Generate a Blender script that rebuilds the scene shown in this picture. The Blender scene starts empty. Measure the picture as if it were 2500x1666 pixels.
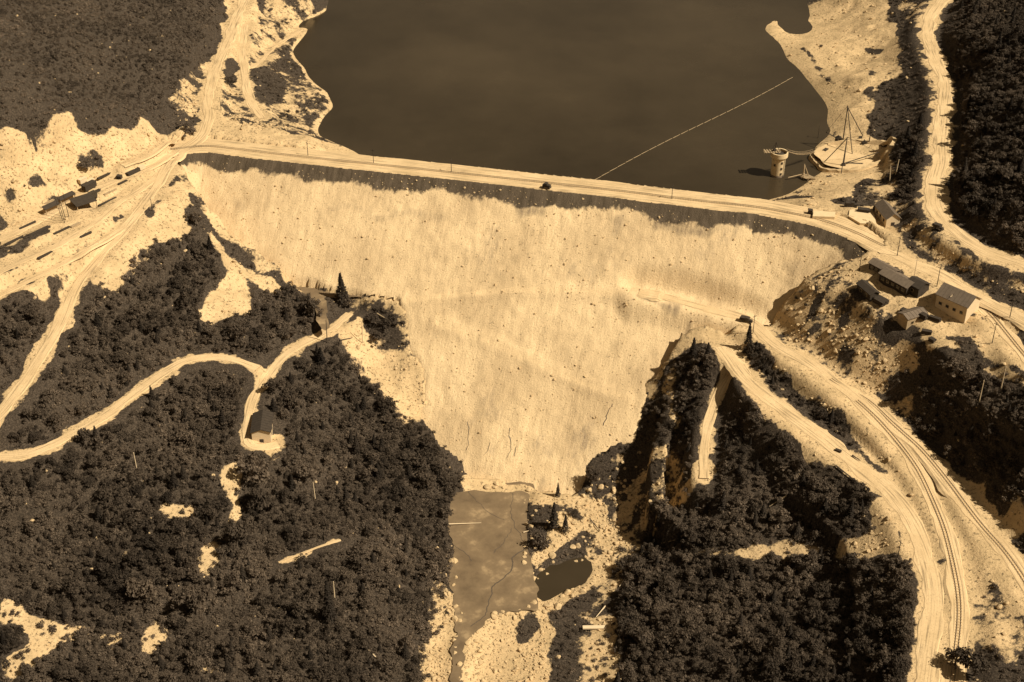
import bpy, math, random
import numpy as np
from mathutils import Vector, Matrix
R_ = math.radians
sc = bpy.context.scene
C = sc.collection
rng = np.random.default_rng(7)
random.seed(7)

# ------------------------------------------------------------ camera, sky, sun, exposure
PITCH, ZC, HF = 33.0, 350.0, 40.0
cd = bpy.data.cameras.new('camera'); cam = bpy.data.objects.new('camera', cd); C.objects.link(cam)
cam.location = (0, 0, ZC); cam.rotation_euler = (R_(90-PITCH), 0, 0)
cd.sensor_width = 36; cd.lens = 18/math.tan(R_(HF/2)); cd.clip_start = 1; cd.clip_end = 9000
sc.camera = cam
SUN = Vector((0.63, -0.24, 0.76)).normalized()          # direction towards the sun
w = bpy.data.worlds.new('World'); sc.world = w; w.use_nodes = True
nt = w.node_tree; nt.nodes.clear()
sky = nt.nodes.new('ShaderNodeTexSky'); sky.sky_type = 'NISHITA'; sky.sun_disc = False
sky.sun_elevation = math.asin(SUN.z); sky.sun_rotation = math.atan2(SUN.x, SUN.y)
bw = nt.nodes.new('ShaderNodeRGBToBW'); mul = nt.nodes.new('ShaderNodeMix'); mul.data_type = 'RGBA'; mul.blend_type = 'MULTIPLY'
mul.inputs[0].default_value = 1; mul.inputs[7].default_value = (1, .82, .60, 1)
bg = nt.nodes.new('ShaderNodeBackground'); bg.inputs[1].default_value = 0.05
wo = nt.nodes.new('ShaderNodeOutputWorld')
nt.links.new(sky.outputs[0], bw.inputs[0]); nt.links.new(bw.outputs[0], mul.inputs[6])
nt.links.new(mul.outputs[2], bg.inputs[0]); nt.links.new(bg.outputs[0], wo.inputs[0])
sd = bpy.data.lights.new('sun', 'SUN'); sd.energy = 4.6; sd.angle = R_(0.5); sd.color = (1, .93, .80)
so = bpy.data.objects.new('sun', sd); C.objects.link(so); so.rotation_euler = SUN.to_track_quat('Z', 'Y').to_euler()
sc.view_settings.view_transform = 'Standard'; sc.view_settings.look = 'None'; sc.view_settings.gamma = 1
sc.view_settings.exposure = 0.5

# ------------------------------------------------------------ measuring the place (surveyed from the photo, 2500 x 1666)
F_ = 1250/math.tan(R_(HF/2)); CP, SP = math.cos(R_(PITCH)), math.sin(R_(PITCH))
def rays(px):
    px = np.asarray(px, float)
    a = (px[:, 0]-1250)/F_; b = (833-px[:, 1])/F_
    return np.stack([a, CP+b*SP, -SP+b*CP], 1)
def flat(px, z):
    d = rays(px); t = (np.asarray(z)-ZC)/d[:, 2]
    return d[:, :2]*t[:, None]
def project(x, y, z):
    zz = z-ZC; dep = y*CP-zz*SP; up = y*SP+zz*CP
    return 1250+F_*x/dep, 833-F_*up/dep, dep

STEP = 1.0
X0, X1, Y0, Y1 = -330.0, 330.0, 285.0, 790.0
gx = np.arange(X0, X1+.1, STEP); gy = np.arange(Y0, Y1+.1, STEP)
NX, NY = len(gx), len(gy)
GX, GY = np.meshgrid(gx, gy)            # [iy, ix]

def vnoise(x, y, s, seed):
    r = np.random.default_rng(seed); n = 257
    t = r.random((n, n))
    u, v = x/s+1000.37, y/s+1000.71
    i, j = np.floor(u).astype(int), np.floor(v).astype(int); fu, fv = u-i, v-j
    fu = fu*fu*(3-2*fu); fv = fv*fv*(3-2*fv)
    a, b = t[j % n, i % n], t[j % n, (i+1) % n]; c, d = t[(j+1) % n, i % n], t[(j+1) % n, (i+1) % n]
    return (a*(1-fu)+b*fu)*(1-fv)+(c*(1-fu)+d*fu)*fv-.5
def fbm(x, y, s, seed, o=4):
    r = 0
    for k in range(o): r = r+vnoise(x, y, s/2**k, seed+k)/1.8**k
    return r
def sstep(a, b, x):
    t = np.clip((x-a)/(b-a), 0, 1); return t*t*(3-2*t)
def sample(A, x, y):
    u = np.clip((np.asarray(x)-X0)/STEP, 0, NX-1.001); v = np.clip((np.asarray(y)-Y0)/STEP, 0, NY-1.001)
    i, j = u.astype(int), v.astype(int); fu, fv = u-i, v-j
    return (A[j, i]*(1-fu)+A[j, i+1]*fu)*(1-fv)+(A[j+1, i]*(1-fu)+A[j+1, i+1]*fu)*fv
def hit(A, px):
    """where the line of sight of each surveyed point meets the surface A"""
    d = rays(px); n = len(d); t = np.full(n, 340.); done = np.zeros(n, bool); out = np.zeros(n); prev = np.full(n, 50.)
    t = np.full(n, 260.)
    while t[0] < 1300 and not done.all():
        p = d*t[:, None]; g = p[:, 2]+ZC-sample(A, p[:, 0], p[:, 1])
        new = (g <= 0) & ~done
        out[new] = (t-1.0*(-g)/np.maximum(prev-g, 1e-6))[new]; done |= new; prev = g; t = t+1.0
    out[~done] = 1300
    p = d*out[:, None]; p[:, 2] += ZC
    return p
def inpoly(poly, x, y):
    x = np.asarray(x); r = np.zeros(x.shape, bool); n = len(poly)
    for k in range(n):
        x1, y1 = poly[k][:2]; x2, y2 = poly[(k+1) % n][:2]
        if y1 == y2: continue
        r ^= ((y1 > y) != (y2 > y)) & (x < (x2-x1)*(y-y1)/(y2-y1)+x1)
    return r
def polydist(pts, x, y):
    """distance to polyline, arclength of nearest point, signed side (+ left)"""
    best = np.full(np.shape(x), 1e9); S = np.zeros(np.shape(x)); sg = np.zeros(np.shape(x)); acc = 0
    for a, b in zip(pts[:-1], pts[1:]):
        ab = b-a; L = np.hypot(*ab); t = ((x-a[0])*ab[0]+(y-a[1])*ab[1])/L**2; tc = np.clip(t, 0, 1)
        dx, dy = x-a[0]-tc*ab[0], y-a[1]-tc*ab[1]; d = np.hypot(dx, dy)
        m = d < best-1e-9; best = np.where(m, d, best); S = np.where(m, acc+tc*L, S)
        sg = np.where(m, np.sign(ab[0]*dy-ab[1]*dx), sg); acc += L
    return best, S, sg
def blur(A, s):
    k = int(3*s)+1; g = np.exp(-.5*(np.arange(-k, k+1)/s)**2); g /= g.sum()
    P = np.pad(A, k, mode='edge')
    P = sum(g[i]*P[:, i:i+A.shape[1]] for i in range(2*k+1))
    return sum(g[i]*P[i:i+A.shape[0], :] for i in range(2*k+1))

# ---- crest of the dam
CREST_Z, WATER_Z, SL = 76.0, 66.0, 1.37
down_edge = flat([(418, 378), (500, 368), (620, 384), (800, 404), (1000, 425), (1250, 452), (1500, 480), (1700, 505), (1850, 521), (1980, 546), (2060, 574), (2135, 612)], CREST_Z)
def offset_line(p, d):
    t = np.gradient(p, axis=0); t /= np.hypot(t[:, 0], t[:, 1])[:, None]
    return p+np.stack([-t[:, 1], t[:, 0]], 1)*d
HW = 7.0
crest = offset_line(down_edge, HW)
cdist, cs, cside = polydist(crest, GX, GY)
ds_edge, _, _ = polydist(down_edge, GX, GY)
DAM = CREST_Z-np.maximum(0, cdist-HW)/np.where(cside > 0, 1.35, SL)
down = np.maximum(0, cdist-HW)

dam_px = [(405, 372), (435, 430), (468, 500), (505, 575), (560, 640), (635, 655), (655, 676), (740, 688), (825, 700), (900, 712), (978, 722), (990, 768), (1002, 856), (1026, 890),
          (1036, 941), (1036, 985), (1007, 1019), (1046, 1060), (1110, 1130), (1140, 1178), (1295, 1182), (1310, 1210), (1393, 1223), (1432, 1207), (1428, 1128), (1471, 1093), (1542, 1073),
          (1556, 1033), (1575, 998), (1579, 945), (1610, 910), (1631, 886), (1652, 858), (1709, 833), (1768, 835), (1828, 812), (1870, 790), (1930, 740), (1980, 700), (2050, 655), (2090, 640), (2135, 612)]
dam_poly = list(hit(DAM, dam_px)[:, :2])+[crest[-1]+(0, 4)]+list(offset_line(crest, 7.5)[::-1][1:4])+list(offset_line(crest, 36)[::-1][4:-4])+list(offset_line(crest, 7.5)[::-1][-4:])
WX, WY = GX+fbm(GX, GY, 11, 801, 4)*4.5, GY+fbm(GX, GY, 11, 811, 4)*4.5
DIN = np.where(cside > 0, inpoly(dam_poly, GX, GY), inpoly(dam_poly, WX, WY)) & ~((cside <= 0) & (cdist > HW+4) & (GY > 575))

# ---- terrain: heights of surveyed points, joined by a thin plate spline
CTRL = [  # photo x, photo y, height
 # upper left hillside, left cut and yards
 (0, 0, 128), (200, 0, 112), (400, 0, 96), (0, 150, 126), (200, 150, 108), (400, 130, 92), (0, 300, 110), (200, 260, 100), (350, 240, 88), (440, 210, 84),
 (60, 335, 104), (150, 302, 102), (250, 315, 96), (340, 320, 90), (420, 320, 80), (100, 450, 82), (200, 440, 80), (300, 420, 79), (380, 390, 77.5), (0, 500, 82), (0, 560, 79), (100, 520, 78), (200, 500, 77), (0, 700, 72), (100, 640, 75),
 (200, 600, 76), (300, 520, 76.5), (400, 420, 76.5), (600, 0, 80), (560, 100, 79), (530, 200, 78), (500, 280, 77), (600, 200, 76), (640, 150, 73), (690, 60, 72), (700, 180, 71), (680, 240, 72), (740, 230, 69), (630, 300, 75),
 (560, 320, 76.2), (650, 330, 76.2), (750, 350, 76), (480, 340, 76.4), (440, 345, 76.6), (720, 300, 70),
 # left shore line
 (790, 0, 66), (742, 50, 66), (715, 110, 66), (745, 165, 66), (800, 225, 66), (816, 265, 66), (785, 300, 66.0), (780, 332, 66),
 # hillside below the left yards
 (250, 660, 66), (180, 700, 66), (60, 760, 66), (0, 850, 60), (330, 620, 68), (400, 560, 70), (450, 500, 72), (150, 800, 60), (300, 750, 57), (400, 700, 56), (500, 620, 57), (0, 1000, 50), (130, 900, 52), (300, 850, 49),
 (430, 820, 46), (550, 720, 46), (560, 800, 42), (0, 1110, 42), (120, 1080, 40), (260, 1000, 41), (380, 930, 40), (500, 900, 38), (630, 900, 36), (740, 740, 40), (700, 800, 38), (800, 780, 36),
 (870, 760, 37), (930, 800, 33), (880, 850, 30), (760, 860, 34), (600, 1000, 33), (640, 1060, 31), (720, 980, 28), (850, 950, 24), (950, 950, 19), (980, 1050, 13), (0, 1250, 30), (200, 1200, 28), (400, 1150, 27), (560, 1200, 23),
 (700, 1150, 19), (850, 1120, 14), (960, 1150, 9), (1060, 1140, 6), (0, 1420, 20), (200, 1400, 18), (400, 1350, 18), (600, 1350, 15), (800, 1300, 11), (950, 1300, 6), (1050, 1290, 2), (0, 1560, 14), (200, 1580, 11), (400, 1550, 11),
 (600, 1520, 10), (800, 1480, 7), (950, 1480, 4), (1050, 1480, 0), (0, 1666, 10), (400, 1666, 8), (800, 1666, 4), (1000, 1666, 0),
 # river bed
 (1110, 1200, .5), (1200, 1200, 0), (1280, 1200, .3), (1110, 1350, -1), (1200, 1350, -1), (1290, 1330, -.8), (1150, 1450, -2), (1180, 1560, -3), (1250, 1560, -2.5), (1120, 1666, -4), (1300, 1666, -3), (1300, 1480, -2),
 (1380, 1370, -2), (1450, 1390, -2), (1330, 1420, -2), (1400, 1250, 1), (1350, 1270, 2.5), (1480, 1250, 2), (1500, 1330, 1), (1470, 1440, -1), (1480, 1540, 0), (1480, 1666, 0), (1380, 1600, -1), (1440, 1150, 5), (1540, 1130, 8),
 # right side below the haul road
 (1600, 1050, 19), (1640, 960, 30), (1660, 880, 38), (1720, 850, 44), (1660, 1050, 26), (1670, 1140, 19), (1800, 870, 46), (1600, 1180, 11), (1600, 1300, 5), (1600, 1450, 6), (1600, 1600, 8), (1720, 1000, 35), (1720, 1150, 26), (1750, 1280, 19), (1780, 1450, 14), (1800, 1600, 16),
 (1860, 980, 40), (1850, 1120, 32), (1900, 1250, 26), (1950, 1400, 20), (2000, 1600, 22), (1960, 1060, 36), (2060, 1150, 37.5), (2080, 1250, 33), (2100, 1360, 30), (2150, 1500, 27), (2170, 1640, 28), (2180, 1250, 39),
 (1650, 722, 54), (1830, 790, 50.5), (1960, 870, 50), (2100, 970, 48), (2300, 1440, 38.6), (2290, 1360, 40.2), (2262, 1290, 41), (2305, 1550, 36.2), (2225, 1180, 41.5), (2150, 1080, 44), (2200, 1080, 46), (2280, 1200, 43.5), (2320, 1350, 40.5), (2335, 1500, 37), (2330, 1650, 35), (2260, 1400, 38), (2260, 1600, 33.5),
 (2130, 940, 50), (2250, 1080, 48), (2350, 1200, 46.5), (2440, 1330, 43.5), (2500, 1430, 41.5), (2400, 1500, 38.5), (2450, 1660, 38), (2500, 1600, 40), (2420, 1420, 41),
 # right of the dam, camp bench
 (1900, 790, 56), (2000, 780, 62), (2100, 800, 66.5), (2100, 900, 57), (2200, 950, 58), (2250, 880, 67), (2350, 1000, 60), (2450, 1050, 64), (2450, 1200, 55), (2500, 1300, 50), (2400, 900, 69), (2500, 960, 72), (2150, 730, 71.5), (2100, 680, 73), (2200, 720, 73.5), (2250, 780, 71.5), (2330, 810, 72), (2420, 850, 73),
 (2500, 890, 73), (2200, 640, 76), (2300, 690, 76), (2400, 750, 75.5), (2500, 760, 77), (2350, 640, 78.5), (2450, 700, 79),
 (2200, 560, 77), (2150, 520, 76.6), (2050, 520, 76.2), (2000, 500, 76), (2250, 560, 80), (2300, 540, 84), (2360, 600, 83), (2500, 655, 82), (2400, 500, 90), (2500, 560, 93), (2500, 400, 101),
 # right shore
 (2000, 0, 66), (1972, 50, 66.1),  (1902, 48, 66.4), (1900, 95, 66.3), (1925, 145, 66.2), (1965, 190, 66), (2000, 232, 66), (2022, 280, 66), (2030, 320, 66), (1985, 362, 66), (1990, 392, 66), (2022, 416, 66), (1985, 432, 66), (1970, 455, 66.5), (1975, 478, 69),
 (1930, 100, 66.8), (1938, 66, 64.3), (1950, 45, 64.2), (1925, 78, 65.3), (1955, 20, 64.2), (1915, 62, 65.4), (1898, 70, 67), (1950, 140, 68), (2010, 200, 69), (2050, 280, 69.5), (2080, 380, 68.5), (2150, 390, 69.5), (2100, 430, 70), (2080, 470, 73), (2020, 60, 68), (2100, 30, 74), (2100, 150, 72), (2180, 100, 79), (2170, 230, 76), (2200, 330, 76), (2200, 430, 77), (2160, 480, 76), (2230, 160, 84),
 (2300, 0, 88), (2265, 90, 86), (2300, 200, 86), (2300, 300, 85), (2300, 400, 84.5), (2285, 480, 84), (2380, 50, 95), (2380, 250, 92.5), (2380, 400, 91), (2500, 100, 108), (2500, 250, 105),
 # reservoir bottom
 (900, 100, 40), (900, 280, 45), (1200, 50, 30), (1200, 300, 40), (1500, 50, 30), (1500, 250, 36), (1500, 380, 46), (1750, 60, 46), (1800, 250, 45), (1800, 400, 48), (1900, 300, 50), (1900, 440, 50), (1100, 370, 52), (870, 330, 55)]
CTRL = np.array(CTRL, float)
cxy = flat(CTRL[:, :2], CTRL[:, 2]); cz = CTRL[:, 2]
outer = np.array([(-330, 700, 150), (-330, 560, 130), (-330, 440, 95), (-330, 320, 60), (-200, 260, 15), (0, 200, -8), (150, 230, 30), (280, 280, 70), (330, 420, 120), (330, 560, 125), (330, 740, 130), (-260, 800, 150), (-120, 800, 90),
                  (0, 800, 20), (120, 800, 50), (200, 800, 80), (300, 800, 120), (-420, 200, 110), (420, 150, 150), (0, 0, -20), (-420, 0, 110), (420, 0, 150), (-500, 900, 200), (500, 900, 220), (0, 1000, 10)], float)
cxy = np.vstack([cxy, outer[:, :2]]); cz = np.append(cz, outer[:, 2])
def U(r2): return np.where(r2 > 0, r2*np.log(np.maximum(r2, 1e-9)), 0)*.5
s_ = 100.; q = cxy/s_; n = len(q)
K = U(((q[:, None]-q[None])**2).sum(-1))+np.eye(n)*0.004
Pm = np.hstack([np.ones((n, 1)), q]); A_ = np.block([[K, Pm], [Pm.T, np.zeros((3, 3))]])
W_ = np.linalg.solve(A_, np.concatenate([cz, np.zeros(3)]))
def tps(x, y):
    xf, yf = np.ravel(x)/s_, np.ravel(y)/s_; o = W_[n]+W_[n+1]*xf+W_[n+2]*yf
    for k in range(n): o = o+W_[k]*U((xf-q[k, 0])**2+(yf-q[k, 1])**2)
    return o.reshape(np.shape(x))
T = tps(GX, GY)
edge_d = np.minimum(cdist, 1e9)
def poly_edge_dist(poly):
    p = np.array([*poly, poly[0]]); return polydist(p, GX, GY)[0]
ped = poly_edge_dist(dam_poly[:len(dam_px)] ) if False else polydist(np.array(dam_poly[:len(dam_px)]), GX, GY)[0]
near_w = 1-sstep(8, 45, ped)
# outside the footprint the ground stands clear of the fill; inside it lies under it
raise_ = DAM+np.minimum(.25+ped*.10, 2.5)
side_dn = (cside <= 0) | (cdist < HW+1)
low = DAM-np.minimum(3, .3+ped*.8)
T = np.where(~DIN & side_dn & (cdist < 200), np.maximum(T, raise_*near_w+T*(1-near_w)), T)
T = np.where(DIN, low, T)
# ground relief
rel = fbm(GX, GY, 30, 11, 4)*3.2+fbm(GX, GY, 6, 21, 3)*.8
def px_of(x, y, z): return project(x, y, z)[:2]
quiet = sstep(1.5, 9, ped)*(~DIN)
flat_z = sstep(1.5, 8, np.abs(T-WATER_Z))*.9+.1          # keep the shore line where it is
valley = sstep(1, 8, T)*.85+.15
T = T+np.where(DIN, 0, rel*quiet*np.where(cside > 0, flat_z, valley))

SURF = np.maximum(T, np.where(DIN | (cdist < HW+2), DAM, -99))

# ---- silt flat, pond, wet channel: level floors
SILT = [(1142, 1190), (1200, 1193), (1294, 1190), (1288, 1240), (1286, 1290), (1284, 1340), (1290, 1380), (1300, 1430), (1310, 1480), (1250, 1485), (1190, 1500), (1160, 1530), (1140, 1560), (1130, 1600), (1140, 1680), (1100, 1680), (1105, 1600), (1120, 1540), (1115, 1480), (1100, 1420), (1110, 1350), (1098, 1290), (1095, 1240), (1120, 1200)]
POND = [(1306, 1432), (1318, 1405), (1345, 1382), (1385, 1368), (1420, 1362), (1440, 1374), (1446, 1392), (1436, 1412), (1405, 1434), (1362, 1452), (1330, 1466), (1312, 1456)]
CHAN = [(700, 690), (745, 688), (800, 700), (850, 712), (880, 725), (830, 730), (790, 722), (800, 760), (803, 795), (790, 800), (775, 780), (770, 745), (735, 715)]
for pl, z_, dz in ((SILT, -.3, .4), (POND, -1.6, .9), (CHAN, 40.0, .5)):
    m_ = blur(inpoly(list(flat(pl, np.full(len(pl), z_))), WX, WY).astype(float), 1.2)
    wide = blur((m_ > .02).astype(float), 3)
    T = T*(1-wide)+np.maximum(T, z_+.25)*wide
    T = np.where(DIN, np.minimum(T, DAM-.5), T*(1-m_)+(z_-dz)*m_)
SURF = np.maximum(T, np.where(DIN | (cdist < HW+2), DAM, -99))

# ---- roads: benches cut in the ground or the fill
ROADS = {  # name: (points, width m, tone)
 'haul_road': ([(1560, 716), (1640, 726), (1700, 742), (1770, 768), (1830, 792), (1900, 838), (1980, 890), (2060, 945), (2130, 1010), (2190, 1080), (2240, 1150), (2275, 1220), (2305, 1290), (2325, 1360), (2340, 1430), (2343, 1500), (2338, 1560), (2330, 1620), (2320, 1700)], 7.0),
 'upper_haul_road': ([(1960, 876), (2040, 925), (2120, 965), (2190, 1015), (2250, 1080), (2310, 1150), (2360, 1210), (2410, 1275), (2450, 1335), (2500, 1420), (2540, 1490)], 7.0),
 'service_road': ([(2250, 1700), (2262, 1600), (2275, 1520), (2278, 1440), (2262, 1370), (2235, 1310), (2212, 1262), (2160, 1212), (2080, 1165), (1995, 1110), (1915, 1048), (1850, 990), (1803, 925), (1790, 890), (1760, 850)], 8.0),
 'ramp_road': ([(1800, 900), (1768, 925), (1748, 960), (1738, 1010), (1722, 1060), (1715, 1110), (1718, 1180)], 4.2),
 'hillside_road': ([(2310, -20), (2272, 40), (2262, 95), (2290, 150), (2306, 210), (2304, 270), (2298, 340), (2298, 400), (2282, 450), (2280, 500), (2310, 550), (2360, 590), (2420, 622), (2480, 645), (2560, 665)], 8.5),
 'crest_approach_road': ([(2085, 575), (2150, 605), (2220, 640), (2290, 672), (2350, 706), (2420, 742), (2500, 785), (2560, 815)], 8.0),
 'camp_road': ([(2350, 710), (2400, 745), (2440, 795), (2480, 845), (2540, 915)], 6.5),
 'yard_road': ([(-40, 1060), (10, 1000), (60, 930), (110, 855), (150, 790), (172, 730), (190, 680), (235, 625), (300, 560), (350, 500), (392, 440), (415, 400), (450, 362), (495, 330), (512, 285), (505, 235), (520, 180), (548, 120), (572, 60), (600, -10)], 6.5),
 'forest_road': ([(-40, 1105), (20, 1118), (80, 1118), (140, 1090), (200, 1050), (270, 1005), (340, 955), (400, 905), (442, 872), (490, 862), (540, 868), (590, 885), (630, 912)], 5.0),
 'cabin_road': ([(856, 768), (820, 792), (775, 820), (720, 850), (680, 880), (650, 925), (620, 968), (606, 1020), (600, 1085), (625, 1098), (680, 1098)], 4.6),
 'shore_road': ([(595, 60), (590, 120), (596, 170), (600, 220), (618, 262), (640, 290)], 5.0),
 'yard_track': ([(-40, 690), (40, 645), (130, 600), (220, 545), (300, 495), (370, 445), (412, 405)], 4.0),
 'quarry_track': ([(-40, 600), (40, 562), (120, 528), (190, 492), (250, 455), (320, 425), (380, 395), (430, 368)], 4.5),
 'lower_yard_track': ([(-40, 745), (30, 705), (110, 668), (190, 620), (260, 575), (310, 545)], 3.6),
 'quarry_cut_track': ([(455, 318), (430, 335), (400, 352), (360, 378), (300, 405)], 4.0),
 'trail': ([(680, 1372), (730, 1354), (770, 1336), (832, 1322)], 1.1),
 'shore_path': ([(596, 165), (632, 158), (655, 130), (680, 105), (735, 78)], 3.0),
}
road_w = {}; RD = np.full(GX.shape, 1e9); RZ = np.zeros(GX.shape); RWs = np.zeros(GX.shape)
road_mask = np.zeros(GX.shape)
def densify(p, st=2.0):
    seg = np.hypot(*np.diff(p[:, :2], axis=0).T); s = np.concatenate([[0], np.cumsum(seg)]); m = max(int(s[-1]/st), 8)
    t = np.linspace(0, s[-1], m)
    # smooth curve through the surveyed points
    out = np.stack([np.interp(t, s, p[:, k]) for k in range(p.shape[1])], 1)
    k = 5; pad = np.pad(out, ((k, k), (0, 0)), mode='edge'); pad[:k] = 2*out[0]-out[1:k+1][::-1]; pad[-k:] = 2*out[-1]-out[-k-1:-1][::-1]
    g = np.exp(-.5*(np.arange(-k, k+1)/2.2)**2); g /= g.sum()
    return sum(g[i]*pad[i:i+len(out)] for i in range(2*k+1))
for nm, (pp, wd) in ROADS.items():
    pts = densify(hit(SURF, pp)); z = pts[:, 2]
    if nm in ('crest_approach_road',): z = np.maximum(z, 75.2)
    if nm in ('upper_haul_road', 'service_road'):      # neighbouring benches keep within reach of each other
        hp_ = road_w['haul_road'][0]; dd_ = np.hypot(pts[:, None, 0]-hp_[None, :, 0], pts[:, None, 1]-hp_[None, :, 1]); j_ = dd_.argmin(1); dm = dd_.min(1); hz = hp_[j_, 2]
        z = np.clip(z, hz-.12*np.maximum(dm-8, 0)-.3-.02*dm**1.5, hz+.33*np.maximum(dm-6.5, 0)) if nm[0] == 'u' else np.where(dm < 26, np.maximum(z, hz-.38*np.maximum(dm-8.5, 0)-.2), z)
    k = 14; zp = np.pad(z, k, mode='edge'); z = np.array([zp[i:i+2*k+1].mean() for i in range(len(z))]); pts[:, 2] = z
    road_w[nm] = (pts, wd)
    d, s, _ = polydist(pts[:, :2], GX, GY)
    acc = np.concatenate([[0], np.cumsum(np.hypot(*np.diff(pts[:, :2], axis=0).T))]); zz = np.interp(s, acc, z)
    q_ = d-wd/2; m = q_ < RD; RD = np.where(m, q_, RD); wq = 1/np.maximum(q_+3, .4)**5; RZ = RZ+wq*zz; RWs = RWs+wq
RZ = RZ/RWs
RW = 1-sstep(1.0, 8.0, RD)
small = np.minimum(polydist(road_w['ramp_road'][0][:, :2], GX, GY)[0], polydist(road_w['trail'][0][:, :2], GX, GY)[0])
lim = (RD < 18) & (~DIN) & (small > 14)
T = np.where(lim & (T < RZ-.6*np.maximum(RD-1, 0)), np.maximum(T, RZ-.6*np.maximum(RD-1, 0)), T); T = np.where(lim & (T > RZ+1.0*np.maximum(RD-1, 0)), RZ+1.0*np.maximum(RD-1, 0), T)
T = T*(1-RW)+RZ*RW
in_dam_road = (RW > 0) & DIN
DAMR = DAM*(1-RW)+(RZ+.0)*RW
DAMS = np.where(DIN, np.where(cdist < HW+9, DAM, DAMR), DAM)
T = np.where(DIN, np.minimum(T, DAMS-np.minimum(3, .3+ped*.8)), T)
DAMS = DAMS+np.where((RD > 1) & (cdist > HW+1), fbm(GX, GY, 7, 61, 3)*.55*sstep(0, 6, cdist-HW)*sstep(0, 5, ped)+vnoise(GX, GY, 1.7, 65)*.45+vnoise(GX, GY, 2.9, 66)*.35, 0)
PATH = np.zeros(GX.shape); DARK_PATCH = np.zeros(GX.shape)
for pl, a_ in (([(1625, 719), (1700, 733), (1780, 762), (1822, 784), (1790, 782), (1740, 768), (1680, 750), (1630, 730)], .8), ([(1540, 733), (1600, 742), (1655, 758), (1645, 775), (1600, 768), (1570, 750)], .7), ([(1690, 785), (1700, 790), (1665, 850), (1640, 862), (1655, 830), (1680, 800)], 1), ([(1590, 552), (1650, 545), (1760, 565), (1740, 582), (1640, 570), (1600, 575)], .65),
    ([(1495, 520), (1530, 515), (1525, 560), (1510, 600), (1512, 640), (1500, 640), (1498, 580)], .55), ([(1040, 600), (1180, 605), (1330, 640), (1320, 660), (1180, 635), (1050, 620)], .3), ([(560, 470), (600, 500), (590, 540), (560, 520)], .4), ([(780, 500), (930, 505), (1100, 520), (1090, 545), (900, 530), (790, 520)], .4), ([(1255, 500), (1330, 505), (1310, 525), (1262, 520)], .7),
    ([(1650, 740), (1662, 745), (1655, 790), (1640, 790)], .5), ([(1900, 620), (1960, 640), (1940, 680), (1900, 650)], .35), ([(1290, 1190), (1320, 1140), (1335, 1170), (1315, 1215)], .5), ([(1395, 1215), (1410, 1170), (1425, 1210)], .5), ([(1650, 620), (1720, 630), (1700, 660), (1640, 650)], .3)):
    DARK_PATCH = np.maximum(DARK_PATCH, a_*inpoly(hit(DAM, pl)[:, :2], WX, WY))
DARK_PATCH = blur(DARK_PATCH, 1.1)  # darker patches on the dam face, softened at the edges
for pp in ([(985, 738), (1100, 722), (1250, 712), (1400, 712), (1600, 722)], [(1060, 790), (1200, 840), (1330, 900), (1450, 950), (1530, 975)], [(1740, 585), (1790, 550), (1826, 524)]):
    q2 = hit(DAM, pp)[:, :2]; d2, _, sd2 = polydist(q2, GX, GY); PATH = np.maximum(PATH, (1-sstep(.3, 1.6, d2+vnoise(GX, GY, 4, 66)))); DAMS = DAMS+np.where(DIN, .7*np.exp(-(d2-1)**2/3)*(1-sstep(3, 6, d2)), 0)
# upstream of the crest the reservoir floor drops away
up_m = (cside > 0) & (cdist > HW) & DIN
SURF = np.maximum(T, np.where(DIN | (cdist < HW+2), DAMS, -99))
for nm in road_w:
    pts, wd = road_w[nm]; z = sample(SURF, pts[:, 0], pts[:, 1]); k = 3; zp = np.pad(z, k, mode='edge'); pts[:, 2] = np.maximum(z, np.array([zp[i:i+2*k+1].mean() for i in range(len(z))]))

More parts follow.
